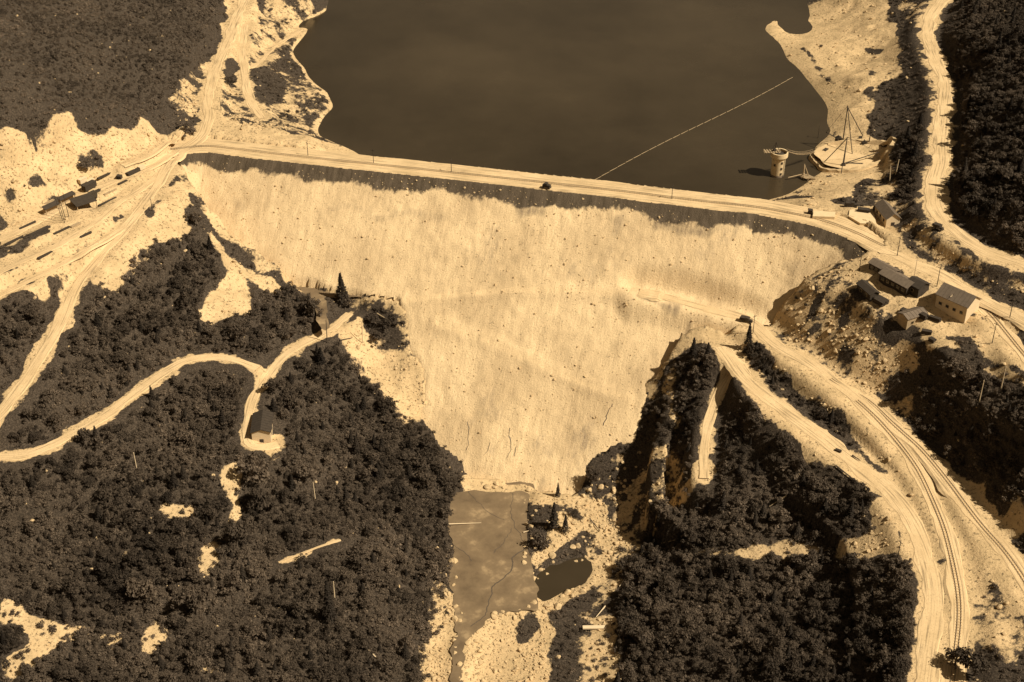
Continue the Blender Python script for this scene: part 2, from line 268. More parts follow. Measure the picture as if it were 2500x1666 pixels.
# ------------------------------------------------------------ ground cover masks, in plan
BARE = [
 [(1125, 1160), (1305, 1160), (1305, 1215), (1125, 1215)],
 [(530, 1200), (540, 1150), (575, 1120), (600, 1125), (580, 1165), (578, 1210), (582, 1260), (560, 1290), (545, 1275), (552, 1215)], [(490, 1350), (515, 1320), (535, 1330), (535, 1380), (505, 1425), (485, 1400)],
 [(1850, 792), (1960, 700), (2080, 640), (2120, 700), (2150, 780), (2230, 850), (2200, 880), (2120, 840), (2040, 850), (1950, 840), (1900, 818)],
 [(2150, 880), (2230, 850), (2240, 900), (2170, 915)], [(2400, 870), (2500, 930), (2500, 960), (2400, 905)],
 [(0, 345), (60, 330), (120, 305), (180, 300), (220, 315), (290, 310), (330, 325), (350, 300), (385, 325), (430, 340), (430, 365), (400, 390), (340, 425), (290, 450), (240, 470), (200, 495), (100, 545), (0, 595)],
 [(0, 560), (200, 480), (420, 380), (450, 420), (440, 470), (490, 560), (465, 575), (430, 558), (370, 592), (325, 600), (300, 640), (260, 700), (230, 705), (215, 660), (190, 690), (150, 692), (100, 722), (50, 715), (0, 752)],
 [(440, 430), (500, 560), (560, 636), (700, 700), (660, 712), (615, 690), (585, 665), (605, 720), (615, 768), (580, 762), (560, 778), (540, 770), (520, 785), (488, 770), (530, 712), (550, 660), (540, 630), (510, 600), (470, 540), (440, 480)],
 [(560, -20), (640, -20), (612, 60), (590, 130), (560, 160), (545, 195), (535, 240), (548, 288), (600, 308), (700, 322), (780, 343), (950, 380), (950, 405), (410, 390), (440, 352), (500, 345), (515, 330), (500, 285), (492, 250), (500, 210), (505, 180), (540, 100)],
 [(1990, -20), (2160, -20), (2180, 60), (2200, 130), (2190, 170), (2160, 210), (2130, 250), (2105, 290), (2125, 335), (2178, 372), (2170, 415), (2110, 440), (2080, 475), (2000, 490), (1950, 475), (1970, 440), (2040, 430), (1998, 410), (1970, 375), (2040, 335), (2010, 300), (1990, 235), (1950, 195), (1910, 150), (1885, 110), (1875, 40), (1905, 30), (1925, 90)],
 [(1850, 490), (2000, 482), (2060, 505), (2140, 505), (2185, 560), (2195, 595), (2290, 660), (2400, 725), (2500, 770), (2500, 810), (2400, 765), (2300, 710), (2200, 655), (2130, 620), (1980, 548)],
 [(2130, 622), (2250, 690), (2320, 735), (2400, 775), (2500, 870), (2500, 915), (2420, 855), (2370, 820), (2300, 815), (2360, 850), (2330, 858), (2270, 850), (2250, 800), (2200, 780), (2140, 760), (2110, 700), (2085, 650), (2090, 625)],
 [(1600, 735), (1830, 775), (1960, 870), (2060, 950), (2160, 1020), (2230, 1060), (2300, 1120), (2390, 1215), (2445, 1270), (2462, 1340), (2510, 1400), (2510, 1500), (2440, 1405), (2400, 1365), (2375, 1420), (2360, 1500), (2345, 1680), (2240, 1680), (2252, 1560), (2256, 1450), (2235, 1375), (2180, 1350), (2100, 1360), (2050, 1345), (2100, 1310), (2160, 1270), (2190, 1215), (2150, 1180), (2060, 1175), (2000, 1180), (1960, 1120), (1930, 1060), (1870, 1010), (1820, 940), (1770, 890), (1740, 850), (1690, 825)],
 [(960, 850), (1000, 868), (1045, 910), (1045, 985), (1010, 1030), (960, 965), (915, 915), (900, 880), (930, 868)],
 [(865, 770), (885, 775), (872, 800), (890, 850), (885, 862), (850, 845), (830, 815), (800, 800), (845, 790)],
 [(860, 750), (900, 738), (980, 745), (1000, 800), (985, 790), (960, 760), (900, 748), (880, 760)],
 [(1150, 1520), (1180, 1505), (1240, 1480), (1330, 1450), (1440, 1400), (1490, 1350), (1480, 1300), (1430, 1280), (1390, 1330), (1310, 1385), (1305, 1350), (1350, 1290), (1390, 1240), (1300, 1230), (1285, 1190), (1300, 1170), (1420, 1210), (1470, 1240), (1500, 1290), (1490, 1370), (1450, 1420), (1380, 1460), (1340, 1490), (1335, 1680), (1120, 1680), (1130, 1600)],
 [(1445, 1500), (1500, 1510), (1505, 1680), (1450, 1680)],
 [(1085, 1420), (1110, 1470), (1130, 1540), (1120, 1680), (1040, 1680), (1070, 1600), (1065, 1500)],
 [(0, 1450), (60, 1480), (85, 1505), (150, 1525), (225, 1512), (232, 1540), (190, 1560), (110, 1590), (60, 1640), (10, 1680), (0, 1610), (45, 1590), (62, 1560), (50, 1520), (20, 1512), (0, 1520)],
 [(880, 1300), (895, 1290), (905, 1300), (893, 1318)], [(250, 1548), (285, 1555), (292, 1575), (275, 1592)],
 [(335, 1590), (345, 1545), (370, 1512), (395, 1548), (418, 1552), (385, 1585), (350, 1618)],
 [(470, 1620), (540, 1625), (540, 1640), (480, 1645)],
 [(535, 1190), (545, 1150), (580, 1128), (565, 1165), (550, 1200)], [(556, 1205), (576, 1205), (566, 1270), (548, 1275)], [(498, 1345), (520, 1330), (525, 1375), (500, 1410), (495, 1380)],
 [(645, 1060), (690, 1060), (690, 1130), (665, 1140)], [(295, 1335), (330, 1350), (325, 1362), (300, 1360)],
 [(1632, 880), (1648, 870), (1645, 945), (1668, 1030), (1675, 1100), (1660, 1075), (1645, 1000), (1630, 950)], [(1636, 1095), (1650, 1100), (1672, 1138), (1660, 1140)], [(1675, 1175), (1710, 1170), (1705, 1195), (1680, 1195)],
 [(1700, 1352), (1840, 1338), (1880, 1330), (2070, 1342), (2070, 1355), (1850, 1358), (1700, 1362)], [(380, 1225), (480, 1235), (475, 1262), (400, 1255)], [(1745, 1385), (1800, 1375), (1790, 1395)], [(2380, 1260), (2450, 1280), (2460, 1300), (2500, 1300), (2500, 1240), (2470, 1200), (2460, 1260)],
 [(2110, 1195), (2200, 1215), (2200, 1290), (2150, 1350), (2080, 1355), (2060, 1337), (2130, 1290)],
]
MID = [ [(1480, 1110), (1560, 1090), (1610, 1130), (1580, 1230), (1500, 1270), (1470, 1200)], [(1560, 1290), (1600, 1310), (1570, 1360), (1540, 1340)],  # half covered ground
 [(405, 245), (440, 190), (465, 152), (520, 145), (505, 210), (495, 262), (480, 285), (450, 275)], [(545, 195), (605, 210), (650, 290), (700, 322), (600, 308), (550, 285)],
 [(560, 100), (650, 0), (760, 0), (755, 70), (700, 130), (670, 165), (720, 190), (760, 195), (800, 232), (820, 270), (800, 292), (740, 285), (790, 330), (740, 330), (640, 290), (630, 262), (590, 165)],
 [(420, 420), (500, 560), (470, 580), (380, 600), (330, 700), (250, 720), (215, 660), (330, 540)], [(60, 400), (200, 380), (300, 400), (330, 440), (180, 480), (60, 490)],
 [(1850, 792), (1960, 700), (2080, 640), (2120, 700), (2150, 780), (2260, 870), (2240, 920), (2150, 890), (2200, 960), (2250, 1040), (2150, 1000), (2050, 930), (1950, 860), (1900, 825)],
 [(2190, 560), (2230, 545), (2290, 545), (2360, 620), (2440, 670), (2500, 700), (2500, 740), (2400, 700), (2260, 620)], [(2290, 1340), (2460, 1390), (2500, 1500), (2500, 1680), (2360, 1680), (2370, 1450)],
 [(1430, 1130), (1640, 1080), (1700, 1200), (1600, 1290), (1520, 1420), (1440, 1500), (1430, 1300)], [(1050, 1380), (1090, 1400), (1080, 1680), (1000, 1680), (1030, 1560)],
 [(850, 780), (960, 850), (1020, 1030), (1000, 1060), (930, 980), (860, 900)], [(380, 1230), (480, 1240), (480, 1285), (370, 1280)], [(1390, 1500), (1450, 1480), (1450, 1680), (1400, 1680)],
 [(2200, 0), (2270, 0), (2240, 90), (2290, 200), (2280, 480), (2200, 540), (2100, 480), (2180, 380), (2130, 290), (2200, 150)], [(2230, 1080), (2330, 1130), (2440, 1260), (2380, 1230), (2300, 1130)],
]
ROCKY = [[(1850, 792), (1960, 700), (2080, 640), (2120, 700), (2150, 780), (2260, 870), (2260, 930), (2150, 890), (2200, 960), (2250, 1040), (2150, 1000), (2050, 930), (1950, 860), (1900, 825)], [(2190, 560), (2290, 545), (2500, 690), (2500, 740), (2260, 620)],
 [(405, 245), (440, 190), (465, 152), (520, 145), (505, 210), (495, 262), (480, 285), (450, 275)], [(545, 195), (605, 210), (650, 290), (700, 322), (600, 308), (550, 285)], [(0, 345), (180, 300), (430, 340), (400, 390), (290, 450), (200, 495), (0, 595)], [(440, 430), (500, 560), (600, 640), (590, 665), (540, 640), (510, 600), (470, 540)],
 [(960, 850), (1045, 910), (1045, 985), (1010, 1030), (960, 965), (915, 915), (900, 880)], [(860, 770), (890, 850), (850, 845), (800, 800)], [(1290, 1190), (1440, 1210), (1600, 1130), (1560, 1250), (1500, 1390), (1340, 1490), (1335, 1680), (1120, 1680), (1150, 1520), (1300, 1460), (1310, 1300)],
 [(1085, 1280), (1110, 1350), (1100, 1430), (1130, 1520), (1120, 1680), (1000, 1680), (1060, 1500), (1060, 1300)], [(1445, 1500), (1500, 1510), (1505, 1680), (1450, 1680)], [(2150, 1250), (2200, 1290), (2150, 1350), (2050, 1345)], [(1450, 1110), (1600, 1080), (1640, 1160), (1560, 1300), (1480, 1260)], [(1720, 830), (1850, 850), (2150, 1150), (2060, 1100), (1860, 960)]]
DARK = [
 [(1940, 1130), (1990, 1120), (2050, 1165), (2120, 1200), (2180, 1210), (2120, 1250), (2040, 1200), (1970, 1170)], [(2160, 1130), (2185, 1160), (2175, 1185), (2150, 1150)], [(2200, 1250), (2225, 1300), (2235, 1340), (2215, 1330)], [(2080, 700), (2110, 690), (2120, 730), (2095, 740)], [(2130, 800), (2190, 790), (2210, 830), (2160, 850)], [(1990, 720), (2020, 700), (2010, 760), (1980, 790), (1970, 760)], [(1890, 800), (1930, 780), (1925, 820), (1900, 830)], [(2240, 1150), (2262, 1140), (2275, 1175), (2255, 1175)],
 [(2190, 40), (2230, 60), (2240, 120), (2262, 200), (2275, 300), (2262, 400), (2245, 480), (2195, 490), (2185, 440), (2195, 370), (2150, 320), (2125, 290), (2160, 230), (2195, 170)], [(1945, 118), (1955, 116), (2060, 212), (2052, 220), (1990, 165)], [(2100, 105), (2165, 120), (2150, 140), (2110, 125)], [(2115, 165), (2150, 175), (2130, 190)], [(2095, 228), (2140, 200), (2135, 240), (2105, 250)],
 [(1500, 1140), (1540, 1110), (1560, 1150), (1530, 1190), (1500, 1240), (1490, 1290), (1475, 1270), (1500, 1200)], [(1560, 1180), (1600, 1160), (1600, 1230), (1560, 1270)], [(1440, 1150), (1480, 1160), (1490, 1210), (1450, 1215)], [(1250, 1530), (1300, 1500), (1320, 1520), (1290, 1580), (1255, 1575)], [(1370, 1225), (1410, 1240), (1430, 1265), (1395, 1270)],
 [(0, 605), (60, 580), (120, 552), (125, 566), (60, 600), (0, 628)], [(0, 655), (70, 622), (140, 590), (146, 606), (70, 640), (0, 676)], [(150, 628), (230, 588), (240, 602), (160, 648)], [(225, 562), (300, 518), (308, 532), (238, 580)], [(40, 688), (110, 660), (116, 676), (44, 706)], [(400, 445), (440, 420), (448, 442), (408, 466)], [(345, 520), (395, 470), (405, 482), (356, 538)], [(60, 440), (110, 430), (130, 450), (80, 470)], [(20, 470), (60, 480), (40, 510), (10, 500)], [(110, 480), (150, 470), (155, 490), (120, 500)],  # brush, scrub rows and darker ground inside the bare ground
 [(187, 378), (235, 368), (250, 395), (240, 415), (215, 420), (190, 405)], [(545, 140), (575, 140), (582, 190), (565, 210), (540, 175)], [(430, 290), (500, 295), (500, 330), (455, 338), (440, 325)], [(620, 170), (650, 160), (700, 200), (700, 240), (660, 255), (625, 235)],
 [(1814, 847), (1866, 840), (1891, 882), (1926, 917), (2003, 995), (2087, 1079), (2145, 1145), (2135, 1160), (2049, 1090), (1968, 1032), (1909, 981), (1856, 939), (1821, 896)], [(2290, 1380), (2330, 1360), (2330, 1460), (2300, 1440)],
 [(460, 500), (500, 545), (498, 570), (455, 555), (445, 520)], [(1290, 1300), (1340, 1240), (1375, 1240), (1340, 1330), (1300, 1350)], [(1430, 1115), (1465, 1095), (1500, 1130), (1470, 1200), (1430, 1180)], [(1335, 1510), (1400, 1490), (1400, 1680), (1335, 1680)],
 [(1640, 860), (1760, 845), (1800, 900), (1740, 960), (1715, 1100), (1690, 1160), (1670, 1080), (1650, 960)], [(2360, 1640), (2300, 1590), (2330, 1570), (2500, 1640), (2500, 1680)], [(2390, 730), (2420, 770), (2450, 830), (2500, 860), (2500, 820), (2440, 760), (2400, 735)]]  # lower right patch paints the tree shadow crossing the track as dark ground
def raster(polys):
    m = np.zeros(GX.shape, bool)
    for p in polys:
        dense = []
        for a, b in zip(p, p[1:]+p[:1]):
            k = max(1, int(math.hypot(a[0]-b[0], a[1]-b[1])/40))
            dense += [(a[0]+(b[0]-a[0])*i/k, a[1]+(b[1]-a[1])*i/k) for i in range(k)]
        m |= inpoly(hit(SURF, dense)[:, :2], WX, WY)
    return m.astype(float)
mB, mM, mD = raster(BARE), raster(MID), raster(DARK)
L = np.clip(np.maximum(mB, .52*mM), 0, 1)
L = np.where(mD > 0, .12, L)
# broken ground: stone and brush mixed
mR = blur(raster([ROCKY[i] for i in (0, 1, 2, 3, 12, 13)]), 1.5)
warp = fbm(GX, GY, 9, 41, 3)*5
L = blur(L, 1.3); L = np.where(L > .55, np.clip(L*1.25, 0, 1), L)
L = np.maximum(L, .62*(1-sstep(2.5, 6.5, ped+fbm(GX, GY, 7, 47, 3)*3))*(cside <= 0)*(T > 25))
L = np.where(mR > .5, np.minimum(L, .60), L)
verge = 1-sstep(-1, 2.6, RD+fbm(GX, GY, 8, 45, 3)*4)
L = np.maximum(L, verge*.8)
shore = (1-sstep(.2, 1.6, np.abs(T-WATER_Z-.4)))*((cside > 0) | (GY > 560))
L = np.maximum(L, shore*.7)
bare_near = blur((L > .6).astype(float), 2.0)
bareness = np.clip(L+mR*(1-verge)*fbm(GX, GY, 4, 95, 3)*.5+fbm(GX, GY, 5, 91, 4)*.55*(1-np.abs(2*np.clip(L, 0, 1)-1)*.8), 0, 1)

# ------------------------------------------------------------ materials
def new_mat(name, rough=.95, spec=.1):
    m = bpy.data.materials.new(name); m.use_nodes = True; t = m.node_tree
    b = t.nodes['Principled BSDF']; b.inputs['Roughness'].default_value = rough; b.inputs['Specular IOR Level'].default_value = spec
    return m, t, b
def nd(t, k, **kw):
    n_ = t.nodes.new(k)
    for a, v in kw.items(): setattr(n_, a, v)
    return n_
def noise(t, scale, detail=4, rough=.6, vec=None):
    n_ = nd(t, 'ShaderNodeTexNoise'); n_.inputs['Scale'].default_value = scale; n_.inputs['Detail'].default_value = detail; n_.inputs['Roughness'].default_value = rough
    if vec is None:
        tc = nd(t, 'ShaderNodeTexCoord'); vec = tc.outputs['Object']
    t.links.new(vec, n_.inputs['Vector']); return n_.outputs['Fac']
def ramp(t, fac, stops, interp='LINEAR'):
    r = nd(t, 'ShaderNodeValToRGB'); r.color_ramp.interpolation = interp; e = r.color_ramp.elements
    while len(e) < len(stops): e.new(.5)
    for k, (p, c) in enumerate(stops):
        e[k].position = p; e[k].color = (*c, 1) if len(c) == 3 else (c[0],)*3+(1,)
    t.links.new(fac, r.inputs[0]); return r.outputs[0]
def mix(t, f, a, b, bt='MIX'):
    m = nd(t, 'ShaderNodeMix', data_type='RGBA', blend_type=bt)
    for s, v in ((0, f), (6, a), (7, b)):
        if hasattr(v, 'links') or isinstance(v, bpy.types.NodeSocket): t.links.new(v, m.inputs[s])
        else: m.inputs[s].default_value = v if s == 0 else (*v, 1)
    return m.outputs[2]
def math_(t, op, a, b=0.0, clamp=False):
    m = nd(t, 'ShaderNodeMath', operation=op); m.use_clamp = clamp
    for s, v in ((0, a), (1, b)):
        if isinstance(v, bpy.types.NodeSocket): t.links.new(v, m.inputs[s])
        else: m.inputs[s].default_value = v
    return m.outputs[0]
def attr(t, name):
    a = nd(t, 'ShaderNodeAttribute'); a.attribute_name = name; return a.outputs['Fac']
def bump(t, b, h, strength=.5, dist=.3):
    n_ = nd(t, 'ShaderNodeBump'); n_.inputs['Strength'].default_value = strength; n_.inputs['Distance'].default_value = dist
    t.links.new(h, n_.inputs['Height']); t.links.new(n_.outputs[0], b.inputs['Normal'])
ROCK = (.60, .415, .205)
DIRT = (.62, .43, .22)
def sep(v): return (v*1.0, v*.735, v*.49)          # sepia grey of the print

m_ground, t, b = new_mat('ground_soil')
Lb = attr(t, 'bare')
nf = noise(t, .55, 6, .7); nm_ = noise(t, .12, 4); nff = noise(t, 1.7, 4, .7)
f = math_(t, 'ADD', Lb, math_(t, 'MULTIPLY', math_(t, 'SUBTRACT', nf, .5), 1.1))
fac = ramp(t, f, [(.40, (0,)), (.58, (1,))])
veg = ramp(t, nff, [(.32, sep(.02)), (.5, sep(.05)), (.72, sep(.12))])
bare = mix(t, ramp(t, nm_, [(.35, (0,)), (.65, (1,))]), (.46, .32, .16), DIRT)
spk = ramp(t, noise(t, .9, 5, .75), [(.36, (.22,)), (.46, (1,))])
bare = mix(t, 1.0, bare, spk, 'MULTIPLY')
t.links.new(mix(t, fac, veg, bare), b.inputs['Base Color'])
bump(t, b, noise(t, .8, 6, .7), .8, .6)

m_dam, t, b = new_mat('rockfill')
dn, al = attr(t, 'down'), attr(t, 'along')
cv = nd(t, 'ShaderNodeCombineXYZ'); t.links.new(math_(t, 'MULTIPLY', al, 1.0), cv.inputs[0]); t.links.new(math_(t, 'MULTIPLY', dn, .22), cv.inputs[1]); cvo = cv.outputs[0]
streak = noise(t, .55, 6, .72, cvo)
cv2 = nd(t, 'ShaderNodeCombineXYZ'); t.links.new(al, cv2.inputs[0]); t.links.new(math_(t, 'MULTIPLY', dn, .8), cv2.inputs[1])
blot = noise(t, .045, 5, .6, cv2.outputs[0])
fine = noise(t, 1.1, 5, .75)
big = mix(t, ramp(t, blot, [(.38, (0,)), (.6, (1,))]), (.56, .395, .21), (.71, .51, .275))
dark_st = ramp(t, streak, [(.29, (.15,)), (.33, (.9,)), (.36, (1,))])
big = mix(t, ramp(t, noise(t, .05, 4, .6, cv2.outputs[0]), [(.4, (.1,)), (.6, (1,))]), big, mix(t, 1.0, big, dark_st, 'MULTIPLY'))
big = mix(t, 1.0, big, ramp(t, fine, [(.33, (.3,)), (.40, (1,))]), 'MULTIPLY')
big = mix(t, math_(t, 'MULTIPLY', attr(t, 'path'), .8), big, (.72, .51, .27))
greyp = math_(t, 'MULTIPLY', ramp(t, noise(t, .033, 5, .65, cv2.outputs[0]), [(.58, (0,)), (.68, (1,))]), ramp(t, noise(t, .6, 5, .75, cvo), [(.4, (0,)), (.6, (1,))]))
big = mix(t, math_(t, 'MULTIPLY', greyp, .7), big, sep(.2))
big = mix(t, ramp(t, math_(t, 'MULTIPLY', attr(t, 'dark_patch'), math_(t, 'ADD', math_(t, 'MULTIPLY', streak, 1.8), -.2)), [(.16, (0,)), (.62, (.85,))]), big, sep(.13))
# band of finer dark earth tipped from the crest, ending in fans
edge = math_(t, 'ADD', math_(t, 'MULTIPLY', noise(t, .05, 5, .62, cv2.outputs[0]), 16.5), math_(t, 'MULTIPLY', noise(t, .35, 5, .65, cv2.outputs[0]), 5.0))
band = ramp(t, math_(t, 'MULTIPLY', math_(t, 'SUBTRACT', edge, dn), .1), [(.36, (0,)), (.50, (1,))])
band = math_(t, 'MULTIPLY', band, ramp(t, math_(t, 'MULTIPLY', dn, 1.0), [(.02, (0,)), (.5, (1,))]))
bandc = mix(t, ramp(t, noise(t, .35, 5, .7, cvo), [(.35, (0,)), (.7, (1,))]), sep(.035), sep(.10))
t.links.new(mix(t, math_(t, 'MULTIPLY', band, .95), big, bandc), b.inputs['Base Color'])
bump(t, b, math_(t, 'ADD', streak, noise(t, 1.3, 5, .8)), .75, .55)

m_road, t, b = new_mat('road_dirt')
al, ac = attr(t, 'along'), attr(t, 'across')
cv = nd(t, 'ShaderNodeCombineXYZ'); t.links.new(math_(t, 'MULTIPLY', al, .035), cv.inputs[0]); t.links.new(ac, cv.inputs[1])
rut = ramp(t, noise(t, 1.6, 4, .6, cv.outputs[0]), [(.36, (.5,)), (.46, (.9,)), (.55, (1,))])
c = mix(t, ramp(t, noise(t, .1, 5), [(.35, (0,)), (.65, (1,))]), (.54, .375, .19), (.66, .465, .245))
c = mix(t, 1.0, c, rut, 'MULTIPLY')
t.links.new(mix(t, 1.0, c, ramp(t, noise(t, 1.5, 5, .75), [(.3, (.6,)), (.45, (1,))]), 'MULTIPLY'), b.inputs['Base Color'])
bump(t, b, noise(t, 1.5, 5, .7), .5, .2)

m_water, t, b = new_mat('reservoir_water', .16, .5)
t.links.new(ramp(t, noise(t, .007, 6, .65), [(.3, (.024, .017, .009)), (.7, (.055, .039, .021))]), b.inputs['Base Color']); b.inputs['IOR'].default_value = 1.33
b.inputs['Specular Tint'].default_value = (1, .78, .52, 1)
t.links.new(ramp(t, noise(t, .012, 5, .6), [(.35, (.12,)), (.65, (.3,))]), b.inputs['Roughness'])
bump(t, b, noise(t, .8, 4, .6), .14, .1)
m_silt, t, b = new_mat('wet_silt', .8, .15)
c = ramp(t, noise(t, .09, 6, .65), [(.3, (.11, .074, .04)), (.55, (.185, .126, .067)), (.78, (.46, .32, .165))])
t.links.new(c, b.inputs['Base Color'])
bump(t, b, noise(t, .5, 4), .2, .1)

def simple(name, col, rough=.85, var=.3, scale=1.0, spec=.2, bm=.3):
    m, t, b = new_mat(name, rough, spec)
    c2 = tuple(v*(1-var) for v in col)
    t.links.new(ramp(t, noise(t, scale, 5, .7), [(.3, c2), (.7, col)]), b.inputs['Base Color'])
    if bm: bump(t, b, noise(t, scale*2, 4, .7), bm, .1)
    return m
m_conc = simple('concrete', (.66, .49, .27), .8, .15, .6)
m_roofd = simple('dark_roof', sep(.055), .8, .35, .8)
m_roofm = simple('weathered_roof', sep(.17), .8, .3, .8)
m_white = simple('pale_painted_boards', (.66, .50, .30), .7, .12, .8)
m_wood = simple('raw_timber', (.42, .30, .165), .85, .4, 1.2)
m_dwood = simple('creosoted_timber', sep(.06), .85, .4, 1.2)
m_steel = simple('dark_steel', sep(.05), .5, .3, 2, .5)
m_rail = simple('rusty_rail', sep(.17), .6, .3, 2, .3)
m_glass = simple('window_glass', sep(.02), .2, .2, 1, .5, 0)
m_rock = simple('boulder_stone', (.62, .435, .225), .9, .45, .8, .1, .8)
m_ballast = simple('pale_ballast', (.58, .40, .20), .9, .25, 1.5, .1, .6)
m_crack = simple('wet_rill_mud', sep(.1), .5, .3, 1.0, .4, .2)

def foliage(name, lo, hi):
    m, t, b = new_mat(name, .8, .15)
    oi = nd(t, 'ShaderNodeObjectInfo')
    tone = attr(t, 'tone')
    pn = ramp(t, noise(t, .035, 4, .6, oi.outputs['Location']), [(.35, (0,)), (.65, (1,))])
    f = math_(t, 'ADD', math_(t, 'ADD', math_(t, 'MULTIPLY', oi.outputs['Random'], .22), math_(t, 'MULTIPLY', tone, .25)), math_(t, 'MULTIPLY', pn, .6))
    c = ramp(t, f, [(.1, sep(lo)), (.6, sep((lo+hi)/2)), (.95, sep(hi))])
    t.links.new(c, b.inputs['Base Color'])
    tr = nd(t, 'ShaderNodeBsdfTranslucent'); t.links.new(c, tr.inputs[0]); mx = nd(t, 'ShaderNodeMixShader'); mx.inputs[0].default_value = .38
    t.links.new(b.outputs[0], mx.inputs[1]); t.links.new(tr.outputs[0], mx.inputs[2]); t.links.new(mx.outputs[0], t.nodes['Material Output'].inputs[0])
    return m
m_leaf = foliage('broadleaf_foliage', .028, .19)
m_brush = foliage('brush_foliage', .05, .23)
m_needle = foliage('conifer_foliage', .02, .06)
m_bark = simple('bark', sep(.10), .9, .4, 2)

# ------------------------------------------------------------ mesh helpers
def mesh_np(name, V, Fq, mat, attrs=None, smooth=False, parent=None, link=True):
    me = bpy.data.meshes.new(name); V = np.asarray(V, np.float32); Fq = np.asarray(Fq, np.int32)
    me.vertices.add(len(V)); me.vertices.foreach_set('co', V.ravel())
    k = Fq.shape[1]; me.loops.add(Fq.size); me.loops.foreach_set('vertex_index', Fq.ravel())
    me.polygons.add(len(Fq)); me.polygons.foreach_set('loop_start', np.arange(0, Fq.size, k, dtype=np.int32))
    me.polygons.foreach_set('use_smooth', np.full(len(Fq), smooth))
    if attrs:
        for a, v in attrs.items():
            at = me.attributes.new(a, 'FLOAT', 'POINT'); at.data.foreach_set('value', np.asarray(v, np.float32).ravel())
    me.update(calc_edges=True); me.validate(); me.materials.append(mat)
    if not link: return me
    o = bpy.data.objects.new(name, me); C.objects.link(o)
    if parent: o.parent = parent
    return o
class MB:
    """collects solids, links them as one mesh"""
    def __init__(s): s.v = []; s.f = []
    def add(s, v, f):
        o = len(s.v); s.v += [tuple(p) for p in v]; s.f += [tuple(i+o for i in q) for q in f]; return s
    def box(s, c, d, rz=0):
        x, y, z = (k/2 for k in d); M = Matrix.Rotation(rz, 3, 'Z'); c = Vector(c)
        vs = [c+M @ Vector((a*x, b_*y, e*z)) for a in (-1, 1) for b_ in (-1, 1) for e in (-1, 1)]
        return s.add(vs, [(0, 1, 3, 2), (4, 6, 7, 5), (0, 4, 5, 1), (2, 3, 7, 6), (0, 2, 6, 4), (1, 5, 7, 3)])
    def bar(s, a, b, r, r2=None, n=8):
        a, b = Vector(a), Vector(b); d = (b-a).normalized(); r2 = r if r2 is None else r2
        u = d.orthogonal().normalized(); v = d.cross(u)
        vs = [a+(u*math.cos(t_)+v*math.sin(t_))*r for t_ in [2*math.pi*i/n for i in range(n)]]+[b+(u*math.cos(t_)+v*math.sin(t_))*r2 for t_ in [2*math.pi*i/n for i in range(n)]]
        return s.add(vs, [(i, (i+1) % n, n+(i+1) % n, n+i) for i in range(n)]+[tuple(range(n))[::-1], tuple(range(n, 2*n))])
    def prism(s, prof, y0, y1):     # profile in x,z extruded along y
        n = len(prof); vs = [(x, y0, z) for x, z in prof]+[(x, y1, z) for x, z in prof]
        return s.add(vs, [(i, i+n, (i+1) % n+n, (i+1) % n) for i in range(n)]+[tuple(range(n)), tuple(range(2*n-1, n-1, -1))])
    def lathe(s, prof, n=28):
        vs = [(r*math.cos(2*math.pi*i/n), r*math.sin(2*math.pi*i/n), z) for r, z in prof for i in range(n)]; k = len(prof)
        fs = [(j*n+i, j*n+(i+1) % n, (j+1)*n+(i+1) % n, (j+1)*n+i) for j in range(k-1) for i in range(n)]
        return s.add(vs, fs+[tuple(range(n))[::-1], tuple(range((k-1)*n, k*n))])
    def build(s, name, mat, parent=None, smooth=False):
        me = bpy.data.meshes.new(name); me.from_pydata(s.v, [], s.f); me.materials.append(mat); me.update()
        if smooth: me.polygons.foreach_set('use_smooth', [True]*len(me.polygons))
        o = bpy.data.objects.new(name, me); C.objects.link(o)
        if parent: o.parent = parent
        return o
def tag(o, label=None, cat=None, group=None, kind=None):
    if label: o['label'] = label
    if cat: o['category'] = cat
    if group: o['group'] = group
    if kind: o['kind'] = kind
    return o
def empty(name, loc, rz=0, label=None, cat=None, group=None):
    o = bpy.data.objects.new(name, None); C.objects.link(o); o.location = loc; o.rotation_euler = (0, 0, rz); o.empty_display_size = 1
    return tag(o, label, cat, group)
def copy_tree(o, parent=None):
    c = o.copy(); C.objects.link(c); c.parent = parent
    for ch in list(o.children): copy_tree(ch, c)
    return c
def gpt(u, v, lift=0):
    p = hit(SURF, [(u, v)])[0]; return Vector((p[0], p[1], float(sample(SURF, p[0], p[1]))+lift))
def gz(x, y): return float(sample(SURF, x, y))

# ------------------------------------------------------------ the setting
ox = np.concatenate([[-6000, -3000, -1600, -1000, -700, -520, -440, -390, -355], gx, [355, 390, 440, 520, 700, 1000, 1600, 3000, 6000]])
oy = np.concatenate([[-3000, -1200, -400, -100, 60, 150, 210, 250, 272], gy, [805, 830, 870, 930, 1020, 1200, 1600, 2600, 5000]])
EX, EY = np.meshgrid(ox, oy)
EZ = np.empty(EX.shape); core = (slice(9, 9+NY), slice(9, 9+NX))
cxl, cyl = np.clip(EX, -480, 480), np.clip(EY, 60, 960)
edge_grid = tps(cxl, cyl); inner = sample(T, np.clip(EX, X0, X1), np.clip(EY, Y0, Y1))
dd = np.hypot(EX-np.clip(EX, X0, X1), EY-np.clip(EY, Y0, Y1)); k_ = sstep(0, 60, dd)
EZ = inner*(1-k_)+np.clip(edge_grid, -25, 230)*k_+fbm(EX, EY, 260, 5, 3)*60*sstep(100, 900, dd)*(np.abs(EX) > 400)
EZ[core] = T
EB = np.full(EX.shape, .1); EB[core] = bareness
ny_, nx_ = EX.shape; idx = np.arange(nx_*ny_).reshape(ny_, nx_)
Fq = np.stack([idx[:-1, :-1], idx[:-1, 1:], idx[1:, 1:], idx[1:, :-1]], -1).reshape(-1, 4)
